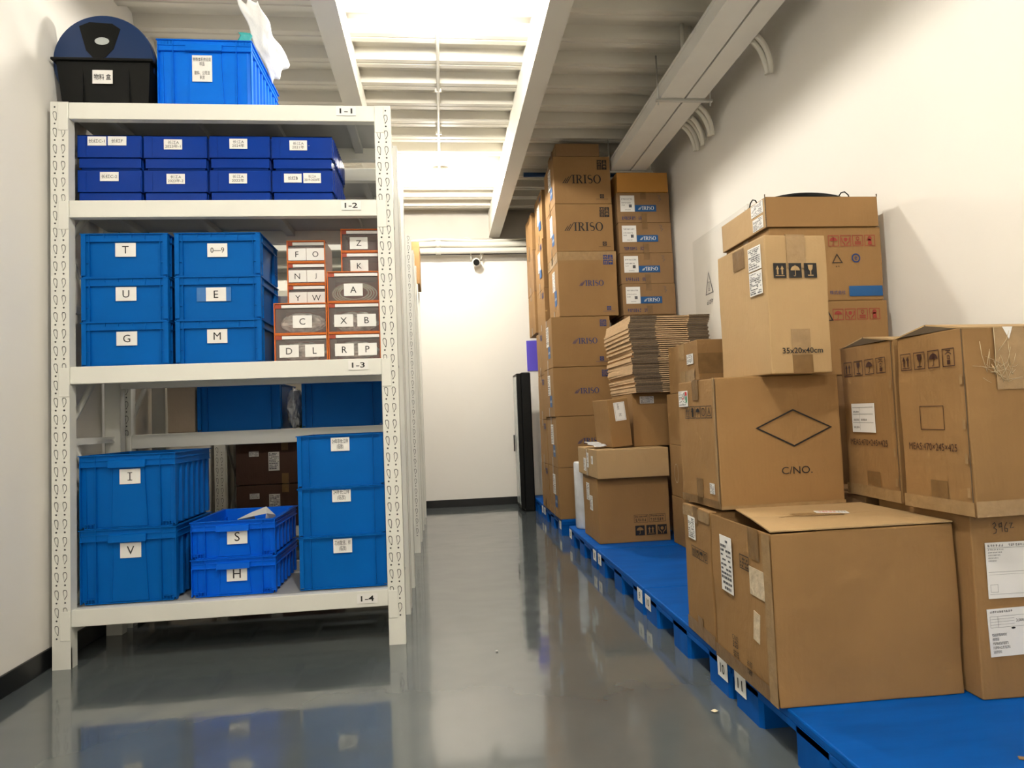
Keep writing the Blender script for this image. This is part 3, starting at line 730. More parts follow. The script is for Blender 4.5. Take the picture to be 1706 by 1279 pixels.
for (a0, b0, a1, b1) in ((-.006, -.006, w_ + .006, .014), (-.006, d_ - .014, w_ + .006, d_ + .006), (-.006, .014, .014, d_ - .014), (w_ - .014, .014, w_ + .006, d_ - .014)): mb.box(a0, b0, h_ - .012, a1, b1, h_, 'black')
mb.build('tub_rim', t, bevel=.003)
letter_label(t, front_at(.013), -1.491 + 1.70, 2.625 - 2.479, '物料 盒', .087, .064, .028, .074, .01)
# round dark blue dome lid standing on the tub
t = thing('round_lid', 'round dark blue plastic lid with a recessed grip standing in the black tub', 'lid', (-1.502, 3.145, 2.716))
mb = MB(); R_ = .222; ring = [(R_ * math.cos(a), R_ * math.sin(a)) for a in [math.radians(-60 + 300 * i / 47) for i in range(48)]]
ri = [(p[0] * .985, p[1] * .985) for p in ring]
mb.poly([(p[0] * .98, -.02, p[1] * .98) for p in ring], 'darkblue'); mb.poly([(p[0], .02, p[1]) for p in reversed(ring)], 'darkblue')
for i in range(48):
    j = (i + 1) % 48; mb.poly([(ring[i][0], -.014, ring[i][1]), (ring[j][0], -.014, ring[j][1]), (ring[j][0], .02, ring[j][1]), (ring[i][0], .02, ring[i][1])], 'darkblue', True)
    mb.poly([(ring[i][0] * .98, -.02, ring[i][1] * .98), (ring[j][0] * .98, -.02, ring[j][1] * .98), (ring[j][0], -.014, ring[j][1]), (ring[i][0], -.014, ring[i][1])], 'darkblue', True)
mb.build('lid_disc', t)
mb = MB(); tr = [(-.105, .165), (-.06, .185), (.04, .18), (.075, .155), (.045, .06), (.01, .02), (-.04, .01), (-.075, .05)]
mb.poly([(p[0], -.022, p[1]) for p in tr], 'black')
for i in range(len(tr)):
    j = (i + 1) % len(tr); mb.poly([(tr[i][0], -.022, tr[i][1]), (tr[j][0], -.022, tr[j][1]), (tr[j][0], -.018, tr[j][1]), (tr[i][0], -.018, tr[i][1])], 'black')
mb.build('grip_recess', t)
mb = MB(); mb.poly([(a[0], -.0235, a[1]) for a in ELL(-.005, .095, .032, .018, 16)], 'glassgrey'); mb.build('round_sticker', t)
# white plastic bag hanging over the crate's side, teal wrap under it
def crumple(name, outline, nx, ny, mt, amp, thick, seed):
    """outline: 4 corner points (bl, br, tr, tl) -> crumpled sheet with wavy edges"""
    bl, br, tr_, tl = [Vector(p) for p in outline]; nrm = (br - bl).cross(tl - bl).normalized(); mb = MB(); G = []
    for j in range(ny + 1):
        row = []
        for i in range(nx + 1):
            a, b = i / nx, j / ny; p = bl.lerp(br, a).lerp(tl.lerp(tr_, a), b)
            q = p * 6 + Vector((seed, seed * 2, 0)); n1 = noise.noise(q); n2 = noise.noise(q * 2.3); edge = min(a, 1 - a, b, 1 - b)
            p = p + nrm * amp * (n1 + .5 * n2) + (br - bl).normalized() * .035 * noise.noise(Vector((b * 3, seed, 0))) + (tl - bl).normalized() * .02 * noise.noise(Vector((a * 4, seed, 5)))
            row.append(p)
        G.append(row)
    for j in range(ny):
        for i in range(nx): mb.poly([G[j][i], G[j][i + 1], G[j + 1][i + 1], G[j + 1][i]], mt, True)
    o = mb.build(name, fix=False, weld=True); s_ = o.modifiers.new('thick', 'SOLIDIFY'); s_.thickness = thick
    return o
o = crumple('plastic_bag', ((-.815, 3.42, 2.774), (-.728, 3.42, 2.879), (-.809, 3.14, 3.035), (-.900, 3.12, 3.02)), 16, 26, 'whitebag', .022, .004, 3)
tag(o, 'crumpled white plastic bag hanging over the side of the light blue crate', 'bag')
o = crumple('plastic_wrap', ((-.935, 3.17, 2.80), (-.872, 3.17, 2.80), (-.86, 3.17, 2.90), (-.915, 3.17, 2.90)), 8, 8, 'teal', .03, .003, 9)
tag(o, 'teal plastic wrap peeking out of the light blue crate under the white bag', 'plastic wrap')

# level 1-2: deep blue nested bins, four stacks of three
def hopper_bin(label, x, z, w, labels, y=3.10, d=.385):
    t = thing('storage_bin', label, 'storage bin', (x, y, z), 0, 'deep blue bins on the upper shelf')
    mb = MB(); H = .160; ap = .106; i_ = .012
    # narrow lower body
    def shell(x0, y0, x1, y1, z0, z1, top_open):
        mb.poly([(x0, y0, z0), (x1, y0, z0), (x1, y0, z1), (x0, y0, z1)], 'navy'); mb.poly([(x1, y0, z0), (x1, y1, z0), (x1, y1, z1), (x1, y0, z1)], 'navy')
        mb.poly([(x1, y1, z0), (x0, y1, z0), (x0, y1, z1), (x1, y1, z1)], 'navy'); mb.poly([(x0, y1, z0), (x0, y0, z0), (x0, y0, z1), (x0, y1, z1)], 'navy')
    shell(i_, i_, w - i_, d - i_, 0, H - ap, True); mb.poly([(i_, i_, 0), (i_, d - i_, 0), (w - i_, d - i_, 0), (w - i_, i_, 0)], 'navy')
    # wide upper apron
    shell(0, 0, w, d, H - ap, H, True); shell(.005, .005, w - .005, d - .005, .01, H, True)
    for (a0, b0, a1, b1) in ((0, 0, w, .006), (0, d - .006, w, d), (0, 0, .006, d), (w - .006, 0, w, d)): mb.box(a0, b0, H - .003, a1, b1, H, 'navy')
    for (a0, b0, a1, b1) in ((0, 0, w, i_ + .002), (0, d - i_, w, d), (0, 0, i_ + .002, d), (w - i_, 0, w, d)): mb.box(a0, b0, H - ap, a1, b1, H - ap + .003, 'navy')
    mb.box(w * .13, -.002, H - ap + .01, w * .135, .002, H - .01, 'navy'); mb.box(w * .965, -.003, H - ap + .004, w * .985, .002, H - .03, 'navy')
    for q in range(11):
        v = .03 + (d - .06) * q / 10
        mb.box(w - .002, v - .006, H - ap + .004, w + .006, v + .006, H - .004, 'navy'); mb.box(w - i_ - .002, v - .006, .003, w - .003, v + .006, H - ap, 'navy')
    mb.build('bin_body', t, fix=False)
    for (cx, cz, txt, tw_, th_) in labels:
        letter_label(t, front_at(-.0015), cx - x, cz - z, txt, .080, .042 if '\n' not in txt else .047, th_, tw_, .0, name='paper_label')
    return t
bins = [
    (-1.605, .276, (('长红C-2', -1.468, 2.164, .068, .018),), (('长红C-1', -1.520, 2.328, .070, .018), ('长红F', -1.433, 2.329, .05, .018))),
    (-1.319, .277, (('长江A\n2023年-2', -1.180, 2.153, .068, .034),), (('长江A\n2023年-1', -1.190, 2.314, .068, .034),)),
    (-1.030, .271, (('长江A\n2022年', -.904, 2.155, .055, .034),), (('长江A\n2024年', -.900, 2.319, .055, .034),)),
    (-.750, .276, (('长红B', -.657, 2.157, .045, .018), ('长江A\n2019-2020年', -.569, 2.157, .070, .030)), (('长江A\n2021年', -.629, 2.313, .055, .034),)),
]
for c_, (x0, w_, l2, l1) in enumerate(bins):
    cn = ('first stack from the left', 'second stack from the left', 'third stack from the left', 'rightmost stack')[c_]
    zz = (2.1965, 2.1955, 2.1975, 2.1955)[c_]
    hopper_bin('deep blue bin half hidden by the beam, %s' % cn, x0, zz - .1605, w_, [])
    hopper_bin('deep blue bin at the bottom of the visible labels, %s' % cn, x0, zz - .16 + .0, w_, []) if False else None
    hopper_bin('topmost deep blue bin of the %s on the upper shelf' % cn, x0, zz + .0, w_, [(a, b, t_, tw_, th_) for (t_, a, b, tw_, th_) in l1])
    r = [o for o in COL.objects if o.name.startswith('storage_bin') and o.parent is None][-2]
    r['label'] = 'middle deep blue bin of the %s on the upper shelf' % cn
    for (t_, a, b, tw_, th_) in l2: letter_label(r, front_at(-.0015), a - x0, b - (zz - .16), t_, .080, .042 if '\n' not in t_ else .047, th_, tw_)
# bags lying in the top bins
for k, (xx, yy, zz, s_) in enumerate(((-1.50, 3.2, 2.335, .09), (-.60, 3.22, 2.325, .11))):
    bm = bmesh.new(); bmesh.ops.create_icosphere(bm, subdivisions=3, radius=1)
    for v in bm.verts:
        n_ = noise.noise(v.co * 2.2 + Vector((k * 5, 0, 0))); v.co = Vector((v.co.x * s_ * (1 + .3 * n_), v.co.y * s_ * (1 + .3 * n_), v.co.z * .035 * (1 + .6 * n_)))
    me = bpy.data.meshes.new('parts_bag'); bm.to_mesh(me); bm.free(); me.materials.append(M['bag']); o = bpy.data.objects.new('parts_bag', me); COL.objects.link(o); o.location = (xx, yy, zz)
    tag(o, ['crumpled clear bag lying in the top left deep blue bin', 'crumpled clear bag lying in the top right deep blue bin'][k], 'bag', 'bags in the deep blue bins')

# ------------------------------------------------------------------ small orange drawer boxes
def drawer_box(label, x, y, z, w, h, labels, d=.22, content=0, lip=.022):
    t = thing('drawer_box', label, 'drawer box', (x, y, z), 0, 'orange drawer boxes on the second shelf')
    mb = MB(); k = .006
    mb.box(0, 0, 0, w, d, k, 'redshell'); mb.box(0, 0, h - k, w, d, h, 'redshell'); mb.box(0, 0, k, k, d, h - k, 'redshell'); mb.box(w - k, 0, k, w, d, h - k, 'redshell'); mb.box(k, d - k, k, w - k, d, h - k, 'redshell')
    mb.build('shell', t)
    mb = MB(); e = .0045
    for (a0, c0, a1, c1) in ((0, 0, w, e), (0, h - e, w, h), (0, e, e, h - e), (w - e, e, w, h - e)): mb.box(a0, -.004, c0, a1, .001, c1, 'orange')
    mb.build('front_frame', t, bevel=.0008)
    mb = MB(); mb.box(e + .001, .004, e + .001, w - e - .001, .006, h - e - lip, 'drawer'); dr_ = mb.build('drawer_front', t)
    mb = MB(); mb.box(e + .001 + w * .12, .0, h - e - lip + .004, w - e - .002, .005, h - e - .004, 'paper'); mb.box(e + .001, .001, h - e - lip + .002, e + w * .12, .004, h - e - .002, 'redshell'); mb.build('title_strip', t)
    mb = MB(); mb.box(e, .006, h - e - lip, w - e, .02, h - e - lip + .003, 'drawer'); mb.build('drawer_lip', t)
    fr_ = front_at(.0035)
    for (cx, txt) in labels:
        letter_label(t, fr_, cx * w, (h - lip) * .47, txt, w * .36 if w > .2 else w * .47, min(.058, (h - lip) * .80), .030 if h > .12 else .027)
    if content:
        bm = bmesh.new(); bmesh.ops.create_icosphere(bm, subdivisions=4, radius=1)
        for v in bm.verts:
            n_ = noise.noise(v.co * 3 + Vector((content, 0, 0))) + .5 * noise.noise(v.co * 8); v.co = Vector((w / 2 + v.co.x * w * .43 * (1 + .1 * n_), .062 + v.co.y * .045 * (1 + .3 * n_), h * .40 + v.co.z * h * .33 * (1 + .15 * n_)))
        me = bpy.data.meshes.new('bagged_parts'); bm.to_mesh(me); bm.free(); me.materials.append(M['bag']); o = bpy.data.objects.new('bagged_parts', me); COL.objects.link(o)
        o.location = t.location; tag(o, 'clear bag of small parts inside the drawer box that is %s' % label.replace('orange framed drawer box ', ''), 'bag', 'bags inside the drawer boxes')
    return t
drawer_box('orange framed drawer box labelled D and L', -.757, 3.10, 1.294, .240, .128, [(.27, 'D'), (.75, 'L')], content=1)
drawer_box('orange framed drawer box labelled R and P', -.514, 3.10, 1.294, .240, .128, [(.30, 'R'), (.74, 'P')], content=2)
drawer_box('orange framed drawer box labelled C', -.757, 3.10, 1.423, .240, .144, [(.53, 'C')], content=3)
drawer_box('orange framed drawer box labelled X and B', -.514, 3.10, 1.423, .240, .144, [(.30, 'X'), (.74, 'B')], content=4)
ta = drawer_box('orange framed drawer box labelled A with coiled cord inside', -.514, 3.10, 1.568, .240, .144, [(.50, 'A')])
mb = MB()
for q in range(4):
    rr = .045 + .008 * q; mb.tube([(-.395 + rr * 1.5 * math.cos(a), 3.14 + .006 * q, 1.618 + rr * .72 * math.sin(a)) for a in [2 * math.pi * i / 28 for i in range(28)]], .0035, 'rope', 6, closed=True)
tag(mb.build('coiled_cord'), 'beige coiled cord inside the drawer box labelled A', 'cord')
for k, (tx, z0) in enumerate((('YW', 1.568), ('NJ', 1.674), ('FO', 1.780))):
    drawer_box('slim orange framed drawer box labelled %s and %s' % (tx[0], tx[1]), -.713, 3.19, z0, .180, .105, [(.26, tx[0]), (.74, tx[1])], d=.2)
for k, (tx, z0) in enumerate((('K', 1.713), ('Z', 1.824))):
    drawer_box('slim orange framed drawer box labelled %s' % tx, -.456, 3.17, z0, .180, .110, [(.47, tx)], d=.2, content=0)

# ------------------------------------------------------------------ things on the racks behind
for k, (x0, x1) in enumerate(((-1.30, -.862), (-.758, -.322))):
    crate(['dark blue crate on the second rack seen through the front one, at left', 'dark blue crate on the second rack seen through the front one, at right'][k], x0, 3.64, .985, x1 - x0, .38, .245, 'plain', 'eu', group='crates on the second rack')
carton('plain beige carton standing left of the crates on the second rack', -1.455, 3.66, .985, .145, .30, .26, 0, 'kraft_p', tape=None, seam=False)
mb = MB(); mb.poly([(a[0], a[1], 0) for a in [(0, 0)]] * 3, 'milky') if False else None
def lumpy(name, loc, sx, sy, sz, mt, seed, label, cat, group=None):
    bm = bmesh.new(); bmesh.ops.create_icosphere(bm, subdivisions=4, radius=1)
    for v in bm.verts:
        c = v.co.copy(); n_ = noise.noise(c * 1.7 + Vector((seed, 3, 1))) + .5 * noise.noise(c * 5 + Vector((seed, 0, 0)))
        v.co = Vector((c.x * sx * (1 + .3 * n_), c.y * sy * (1 + .3 * n_), max(-1, c.z * (1 + .25 * n_)) * sz + sz))
    me = bpy.data.meshes.new(name); bm.to_mesh(me); bm.free(); me.materials.append(M[mt]); o = bpy.data.objects.new(name, me); COL.objects.link(o); o.location = loc
    return tag(o, label, cat, group)
lumpy('plastic_bag', (-.815, 3.78, .985), .038, .10, .11, 'milky', 2, 'clear plastic bag squeezed between the two dark blue crates on the second rack', 'bag')
lumpy('plastic_pack', (-.80, 3.93, .985), .05, .05, .07, 'yellow', 5, 'yellow green pack behind the clear bag on the second rack', 'pack')
k = 0
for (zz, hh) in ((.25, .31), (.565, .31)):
    t = carton('shaded carton with two white labels on the third rack, %s' % ('lower one' if k == 0 else 'upper one'), -1.55, 5.115, zz + .003, .72, .38, hh, 0, 'kraft_shaded', tape='y', group='cartons on the third rack')
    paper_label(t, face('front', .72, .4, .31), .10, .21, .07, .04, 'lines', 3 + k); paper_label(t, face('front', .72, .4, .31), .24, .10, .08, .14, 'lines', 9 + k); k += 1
carton('brown carton on top of the last rack by the back wall', -.62, 6.43, 2.343, .45, .42, .42, 0, 'kraft', tape='x')

# ================================================================== PALLETS
PW, PL, PH = 1.09, .968, .136
def pallet(label, yback, n_near=None, n_far=None, x=.955, L=PL):
    """n_near/n_far: number stickers at the near and far foot on the aisle side; y origin = near edge"""
    t = thing('plastic_pallet', label, 'pallet', (x, yback - L, 0), 0, 'blue plastic pallets along the right wall')
    mb = MB(); mb.box(0, 0, PH - .028, PW, L, PH, 'pallet'); mb.build('deck_board', t, bevel=.006)
    for i in range(3):
        for j in range(3):
            x0 = (.0, PW / 2 - .07, PW - .152)[i]; y0 = (.014, L / 2 - .09, L - .194)[j]
            fb = MB(); a, b = .14, .18; q = .012
            fb.prism([(x0 + q, y0), (x0 + a - q, y0), (x0 + a, y0 + q), (x0 + a, y0 + b - q), (x0 + a - q, y0 + b), (x0 + q, y0 + b), (x0, y0 + b - q), (x0, y0 + q)], 2, 0, PH - .027, 'pallet')
            f = fb.build('foot', t)
            if i == 0 and j != 1:
                n_ = n_near if j == 0 else n_far
                if n_:
                    fr_ = ((-.0012, (.102 if j == 0 else L - .024), 0), (0, -1, 0), (0, 0, 1), (-1, 0, 0))
                    paper_label(f, fr_, 0, .053, .080, .066, 'none', name='number_sticker', content=TXT(n_, .040, .033, .034, .036 if len(n_) == 2 else None, 'ink', 1, .01))
    # edge beams with downward lip
    lp = MB()
    for (a0, b0, a1, b1) in ((.0, .004, .012, L - .004), (PW - .012, .004, PW, L - .004), (.012, .004, PW - .012, .016), (.012, L - .016, PW - .012, L - .004)): lp.box(a0, b0, PH - .045, a1, b1, PH - .026, 'pallet')
    lp.build('edge_lip', t)
    return t
pallet('blue plastic pallet nearest the viewer, under the large box, stickers 11', 2.190, '11', '11')
pallet('blue plastic pallet second from the viewer with a number 10 sticker at each end', 3.170, '10', '10')
pallet('blue plastic pallet third from the viewer with number 9 stickers', 4.142, '9', '9')
pallet('blue plastic pallet fourth from the viewer under the taped box stack', 5.075, '8', '8', L=.925)
pallet('blue plastic pallet under the first tall tower of boxes', 6.345, '7', '7', L=.955)
pallet('blue plastic pallet at the far end near the black cabinet', 6.90, '6', None, x=1.225, L=.545) if False else None
pallet('blue plastic pallet at the far end near the back wall', 7.12, '6', '6', L=.765)

# ================================================================== CARTONS ON THE PALLETS
P0 = PH + .001
# big carton in front
W, D, H = .574, .443, .500
big = carton('largest brown carton in front with a half open top flap, near pallet', .929, 1.822, P0, W, D, H - .004, -.7, 'kraft', tape=None, seam=False, amp=.008)
def flap(pts, name):   # pts: (x, y, z) outline of a flap, 4 mm thick
    m_ = MB(); m_.poly(pts, 'kraft_l'); o_ = m_.build(name, big, fix=False); q_ = o_.modifiers.new('t', 'SOLIDIFY'); q_.thickness = .004; q_.offset = -1 if False else 1
flap([(.003, .002, H), (W - .003, .002, H), (W - .003, D / 2 - .001, H), (.045, D / 2 - .001, H + .006)], 'top_flap')
flap([(.045, D / 2 + .001, H + .006), (W - .003, D / 2 + .001, H), (W - .003, D - .002, H), (.092, D - .002, H + .003)], 'top_flap')
bb = [c for c in children(big) if c.name.startswith('carton_body')][0]; bm = bmesh.new(); bm.from_mesh(bb.data)   # open the top under the lifted flaps
bmesh.ops.delete(bm, geom=[f for f in bm.faces if f.normal.z > .9 and f.calc_center_median().z > H - .02 and .005 < f.calc_center_median().x < .16], context='FACES'); bm.to_mesh(bb.data); bm.free()
frF, frL, frT = face('front', W, D, H), face('left', W, D, H), face('top', W, D, H)
strip(big, 'packing_tape', frL, .0, .0, D, .045, 'tape'); strip(big, 'packing_tape', frL, .30, H - .10, .37, H - .005, 'tape')
strip(big, 'clear_tape', frL, D - .05, .0, D, H - .01, 'ctape', lift=.001); strip(big, 'clear_tape', frT, .13, D / 2 - .03, W * .62, D / 2 + .03, 'ctape', lift=.0075)
paper_label(big, frL, .085, .25, .090, .185, 'lines', 5, name='shipping_label'); paper_label(big, frL, .30, .29, .095, .085, 'none', name='torn_label', mt='paperold')
paper_label(big, frL, .305, .155, .040, .09, 'none', name='torn_label', mt='paperold', tilt=-8)
decal(big, 'printed_box', frL, FRAME(.235, .355, .30, .40, .003) + squiggle(5, .24, .36, .055, .034, 'ink', 4))
decal(big, 'printed_text', frL, squiggle(4, .15, .050, .040, .022, 'ink', 6) + squiggle(3, .15, .080, .036, .022, 'ink', 7) + squiggle(4, .25, .055, .036, .018, 'ink', 8) + squiggle(4, .25, .030, .034, .018, 'ink', 9) + TXT('C/NO.', .17, .112, .016, .045))
paper_label(big, frT, .285, .24, .10, .045, 'none', name='fragile_sticker', content=squiggle(5, .01, .012, .055, .022, 'red', 2) + squiggle(3, .07, .012, .025, .02, 'inkblue', 3), tilt=-18).location = (0, 0, .0065)
# carton right behind it
W2, D2, H2 = .50, .285, .492
c2 = carton('brown carton behind the largest one with symbols on its aisle side', .944, 2.292, P0, W2, D2, H2, -2.0, 'kraft', tape='x', tw=.05)
frL = face('left', W2, D2, H2)
paper_label(c2, frL, .06, .365, .075, .085, 'lines', 15, name='shipping_label')
decal(c2, 'printed_symbols', frL, sym_row(('up', 'hands', 'umbrella', 'round'), .085, .30, .040, .002), .0012)
strip(c2, 'packing_tape', frL, 0, H2 - .045, D2, H2 - .005, 'ctape'); strip(c2, 'packing_tape', frL, .0, .0, D2, .05, 'tape')
# diamond carton
W3, D3, H3 = .478, .344, .470
c3 = carton('brown carton printed with a black diamond and C/NO. on its front', .971, 2.242, .6425, W3, D3, H3, 1.65, 'kraft', tape='x', amp=.004, drop=.075, tw=.055)
frF, frL = face('front', W3, D3, H3), face('left', W3, D3, H3)
fx = lambda u: (u - 528) / (1510 - 528) * W3      # measured positions across the front
fz = lambda v: (1065 - v) / (1065 - 50) * H3
decal(c3, 'printed_diamond', frF, STROKE([(.150, .283), (.292, .344), (.436, .277), (.290, .214)], .0058, 'ink', 1, True), .0012)
decal(c3, 'printed_text', frF, TXT('C/NO.', .295, .127, .026, .118, 'ink', 1, .0), .0012)
decal(c3, 'printed_symbols', frL, sym_row(('up', 'figure', 'umbrella', 'round', 'tri'), .068, .325, .046, .003, h=.046), .0012)
lb = paper_label(c3, frL, .012, .372, .088, .062, 'lines', 21, name='shipping_label')
decal(lb, 'label_print', frL, RECT(.082, .415, .098, .430, 'red') + RECT(.086, .388, .098, .412, 'green') + RECT(.055, .40, .064, .408, 'red'), .0034)
paper_label(c3, frL, .262, .050, .038, .038, 'lines', 22, name='barcode_sticker')
strip(c3, 'packing_tape', frF, 0, 0, W3, .012, 'ctape', lift=.0004); strip(c3, 'packing_tape', frL, 0, 0, D3, .028, 'tape', lift=.0004)
strip(c3, 'worn_edge_tape', frL, D3 - .022, .0, D3 - .005, H3, 'ctape', lift=.0004); strip(c3, 'open_seam', frL, D3 - .005, .02, D3 - .0015, H3 - .003, 'inside', lift=.0006)  # open seam is a flat strip coloured as a shaded slit
# the tall 35x20x40 carton
W4, D4, H4 = .238, .355, .492
c4 = carton('tall narrow light carton marked 35x20x40cm standing on the diamond carton', 1.147, 2.165, 1.1145, W4, D4, H4, 3.0, 'kraft_l', tape='y', tw=.072, drop=.12, tape_mt='ctape', amp=.004)
frF, frL = face('front', W4, D4, H4), face('left', W4, D4, H4)
decal(c4, 'printed_symbols', frF, sym_row(('up', 'umbrella', 'glass'), .028, .338, .049, .010, 'ink', 'kraft_l', h=.052), .0018)
decal(c4, 'printed_text', frF, TXT('35x20x40cm', .122, .080, .020, .155, 'ink', 1, .012), .0022)
strip(c4, 'clear_tape', frF, .083, .0, .160, .065, 'tape', lift=.0006); strip(c4, 'packing_tape', frL, .13, H4 - .085, .215, H4 - .01, 'tape')
paper_label(c4, frL, .245, .38, .085, .085, 'lines', 31, name='shipping_label'); paper_label(c4, frL, .245, .29, .085, .085, 'lines', 32, name='shipping_label')
# two MEAS cartons
def meas(label, x, y, w, d, h, rz, lab, mirror=False):
    t = carton(label, x, y, .6645, w, d, h, rz, 'kraft', tape=None, seam=False, amp=.006)
    frL, frF = face('left', w, d, h), face('front', w, d, h); k = d / .27
    decal(t, 'printed_symbols', frL, sym_row(('up', 'glass', 'umbrella', 'can'), .022 * k, h * .80, .045 * k, .012 * k, 'inkbrown', h=.054), .0012)
    decal(t, 'printed_text', frL, TXT('MEAS:470×245×425', d * .48, h * .36, .022, d * .70, 'inkbrown', 1, .0), .0012)
    if not lab: decal(t, 'printed_frame', frL, FRAME(d * .33, h * .455, d * .68, h * .59, .002, 'inkbrown'), .0012)
    else: paper_label(t, frL, d * .19, h * .425, d * .44, h * .19, 'form', 41, name='shipping_label')
    for z_ in (.10, .28, .46, .70): strip(t, 'staple_dent', frL, d * .925, h * z_, d * .965, h * z_ + .028, 'ctape', lift=.0012)
    strip(t, 'packing_tape', frL, d * .42, 0.002, d * .66, .095, 'tape'); strip(t, 'clear_tape', frL, 0, .002, d, .042, 'ctape', lift=.0008)
    strip(t, 'open_seam', frL, d - .005, .01, d - .0015, h - .003, 'inside', lift=.0006)  # flat strip, dark like the shade in an open slit
    # raised top flaps meeting in a low ridge
    mb = MB(); r = .022
    mb.poly([(0, 0, h), (w, 0, h), (w, d * .5, h + r), (0, d * .5, h + r * 1.2)], 'kraft_l'); mb.poly([(0, d, h), (0, d * .52, h + r * 1.2), (w, d * .52, h + r), (w, d, h)], 'kraft_l')
    mb.poly([(0, 0, h), (0, d * .5, h + r * 1.2), (0, d, h)], 'inside')
    o = mb.build('top_flap', t, fix=False); s_ = o.modifiers.new('t', 'SOLIDIFY'); s_.thickness = .004
    return t, frF, frL
tA, _, _ = meas('brown carton with a white form label, the farther of the two marked MEAS:470', 1.492, 2.018, .30, .32, .545, -4.0, True)
tB, frF, _ = meas('nearest brown carton marked MEAS:470 with crinkled clear tape on its front', 1.488, 1.715, .46, .268, .542, 2.0, False)
strip(tB, 'clear_tape', frF, .10, .36, .20, .538, 'ctape', lift=.0006); strip(tB, 'clear_tape', frF, .004, .0, .20, .045, 'ctape', lift=.0006)
tri_ = MB(); tri_.poly([(.128, -.0026, .541), (.162, -.0026, .541), (.148, -.0026, .505)], 'paper'); tri_.build('torn_paper', tB, fix=False)
# crinkles in the tape
cr = MB(); r_ = random.Random(3)
for q in range(34):
    a0 = Vector((.105 + r_.uniform(-.03, .05), -.002, .40 + r_.uniform(-.02, .03))); ang = r_.uniform(0, math.pi); L_ = r_.uniform(.015, .07)
    p_ = [a0, a0 + Vector((math.cos(ang) * L_ * .5, -.0015, math.sin(ang) * L_ * .5 + r_.uniform(-.004, .004))), a0 + Vector((math.cos(ang) * L_, 0, math.sin(ang) * L_))]
    cr.tube(p_, .0006, 'crinkle', 5)
for p_ in ([(.07, -.002, .41), (.055, -.003, .46), (.052, -.002, .50)], [(.07, -.002, .43), (.08, -.003, .47)], [(.095, -.002, .41), (.10, -.003, .47), (.10, -.002, .54)], [(.11, -.002, .47), (.14, -.003, .505), (.15, -.002, .53)]): cr.tube(p_, .0009, 'crinkle', 5)
cr.build('tape_crinkles', tB)
# 3962 carton
W6, D6, H6 = .46, .425, .5245
c6 = carton('brown carton with 3962 written on it beside the largest carton, two big labels', 1.512, 1.766, P0, W6, D6, H6, -2.2, 'kraft', tape=None, seam=False, amp=.003)
frF = face('front', W6, D6, H6)
decal(c6, 'handwriting', frF, STROKE([(.067, .497), (.075, .502), (.078, .494), (.071, .487), (.079, .482), (.076, .472), (.068, .470)], .002) + STROKE([(.094, .500), (.087, .497), (.088, .488), (.096, .490), (.096, .502), (.096, .474)], .002)
      + STROKE([(.112, .502), (.104, .488), (.104, .476), (.112, .474), (.113, .482), (.105, .485)], .002) + STROKE([(.119, .498), (.128, .499), (.121, .484), (.133, .486)], .002), .0014)
lb = paper_label(c6, frF, .040, .285, .17, .160, 'none', name='shipping_label', content=squiggle(6, .006, .148, .05, .007, 'paleink', 1) + squiggle(7, .07, .148, .05, .007, 'paleink', 2)
                 + sum([squiggle(9, .006, .138 - .008 * q, .05 - .006 * q, .0035, 'paleink', 3 + q) for q in range(5)], []) + RECT(.004, .144, .166, .1448, 'paleink') + RECT(.004, .075, .166, .0758, 'paleink') + RECT(.004, .068, .166, .0685, 'paleink') + RECT(.004, .012, .166, .0127, 'paleink') + FRAME(.007, .018, .030, .04, .0007, 'paleink'))
lb = paper_label(c6, frF, .034, .120, .17, .135, 'none', name='shipping_label', tilt=1.5, content=squiggle(10, .008, .124, .07, .006, 'ink', 4) + FRAME(.006, .082, .165, .114, .0007, 'paleink') + sum([RECT(.006, .090 + .008 * q, .08, .0906 + .008 * q, 'paleink') for q in range(3)], []) + RECT(.03, .082, .0307, .114, 'paleink')
                 + TXT('3,000', .097, .098, .009) + sum([squiggle(16, .008, .058 - .012 * q, (.045, .02, .048, .052, .025)[q], .008, 'ink', 20 + q) for q in range(5)], []) + [(ELL(.075, .078, .007, .003, 8), 'ink', 1)])
carton('brown carton hidden mostly behind the 3962 carton under the farther MEAS carton', 1.520, 2.250, P0, .47, .38, H6, 0, 'kraft_d', tape='x')
# boxes carrying the red symbol cartons
carton('plain brown carton at the wall under the red symbol cartons, lowest one', 1.47, 2.73, P0, .54, .43, .49, 0, 'kraft_d', tape='x')
carton('plain brown carton at the wall under the red symbol cartons, second from below', 1.47, 2.73, P0 + .491, .54, .43, .50, 0, 'kraft_d', tape='x')
for k, (z0, h_) in enumerate(((1.129, .332), (1.462, .331))):
    t = carton(['brown carton with red handling symbols, the lower one against the right wall', 'brown carton with red handling symbols and a blue bar under the open tray'][k], 1.478 - .01 * k, 2.722, z0, .53, .44, h_, 0, 'kraft', tape='x')
    fr_ = face('front', .53, .44, h_)
    decal(t, 'printed_symbols', fr_, sym_row(('umbrella', 'hands', 'stack', 'figure'), .265 + .01 * k, h_ - .087, .050, .008, 'inkred'), .0014)
    if k:
        decal(t, 'recycling_mark', fr_, STROKE([(.290, .170), (.335, .170), (.312, .208)], .004, 'ink', 1, True) + squiggle(2, .303, .150, .02, .006, 'ink', 3), .0014)
        decal(t, 'round_mark', fr_, STROKE(ELL(.402, .190, .018, .018, 16), .006, 'inkblue') + TXT('e', .402, .190, .016, None, 'inkblue'), .0014)
        decal(t, 'blue_bar', fr_, RECT(.36, .018, .52, .064, 'bluepatch'), .0014); decal(t, 'printed_text', fr_, TXT('株式会社', .305, .036, .018, .075, 'inkblue'), .0014)
    else: decal(t, 'printed_marks', fr_, STROKE([(.215, .245), (.262, .245), (.238, .295)], .005, 'ink', 1, True), .0014)
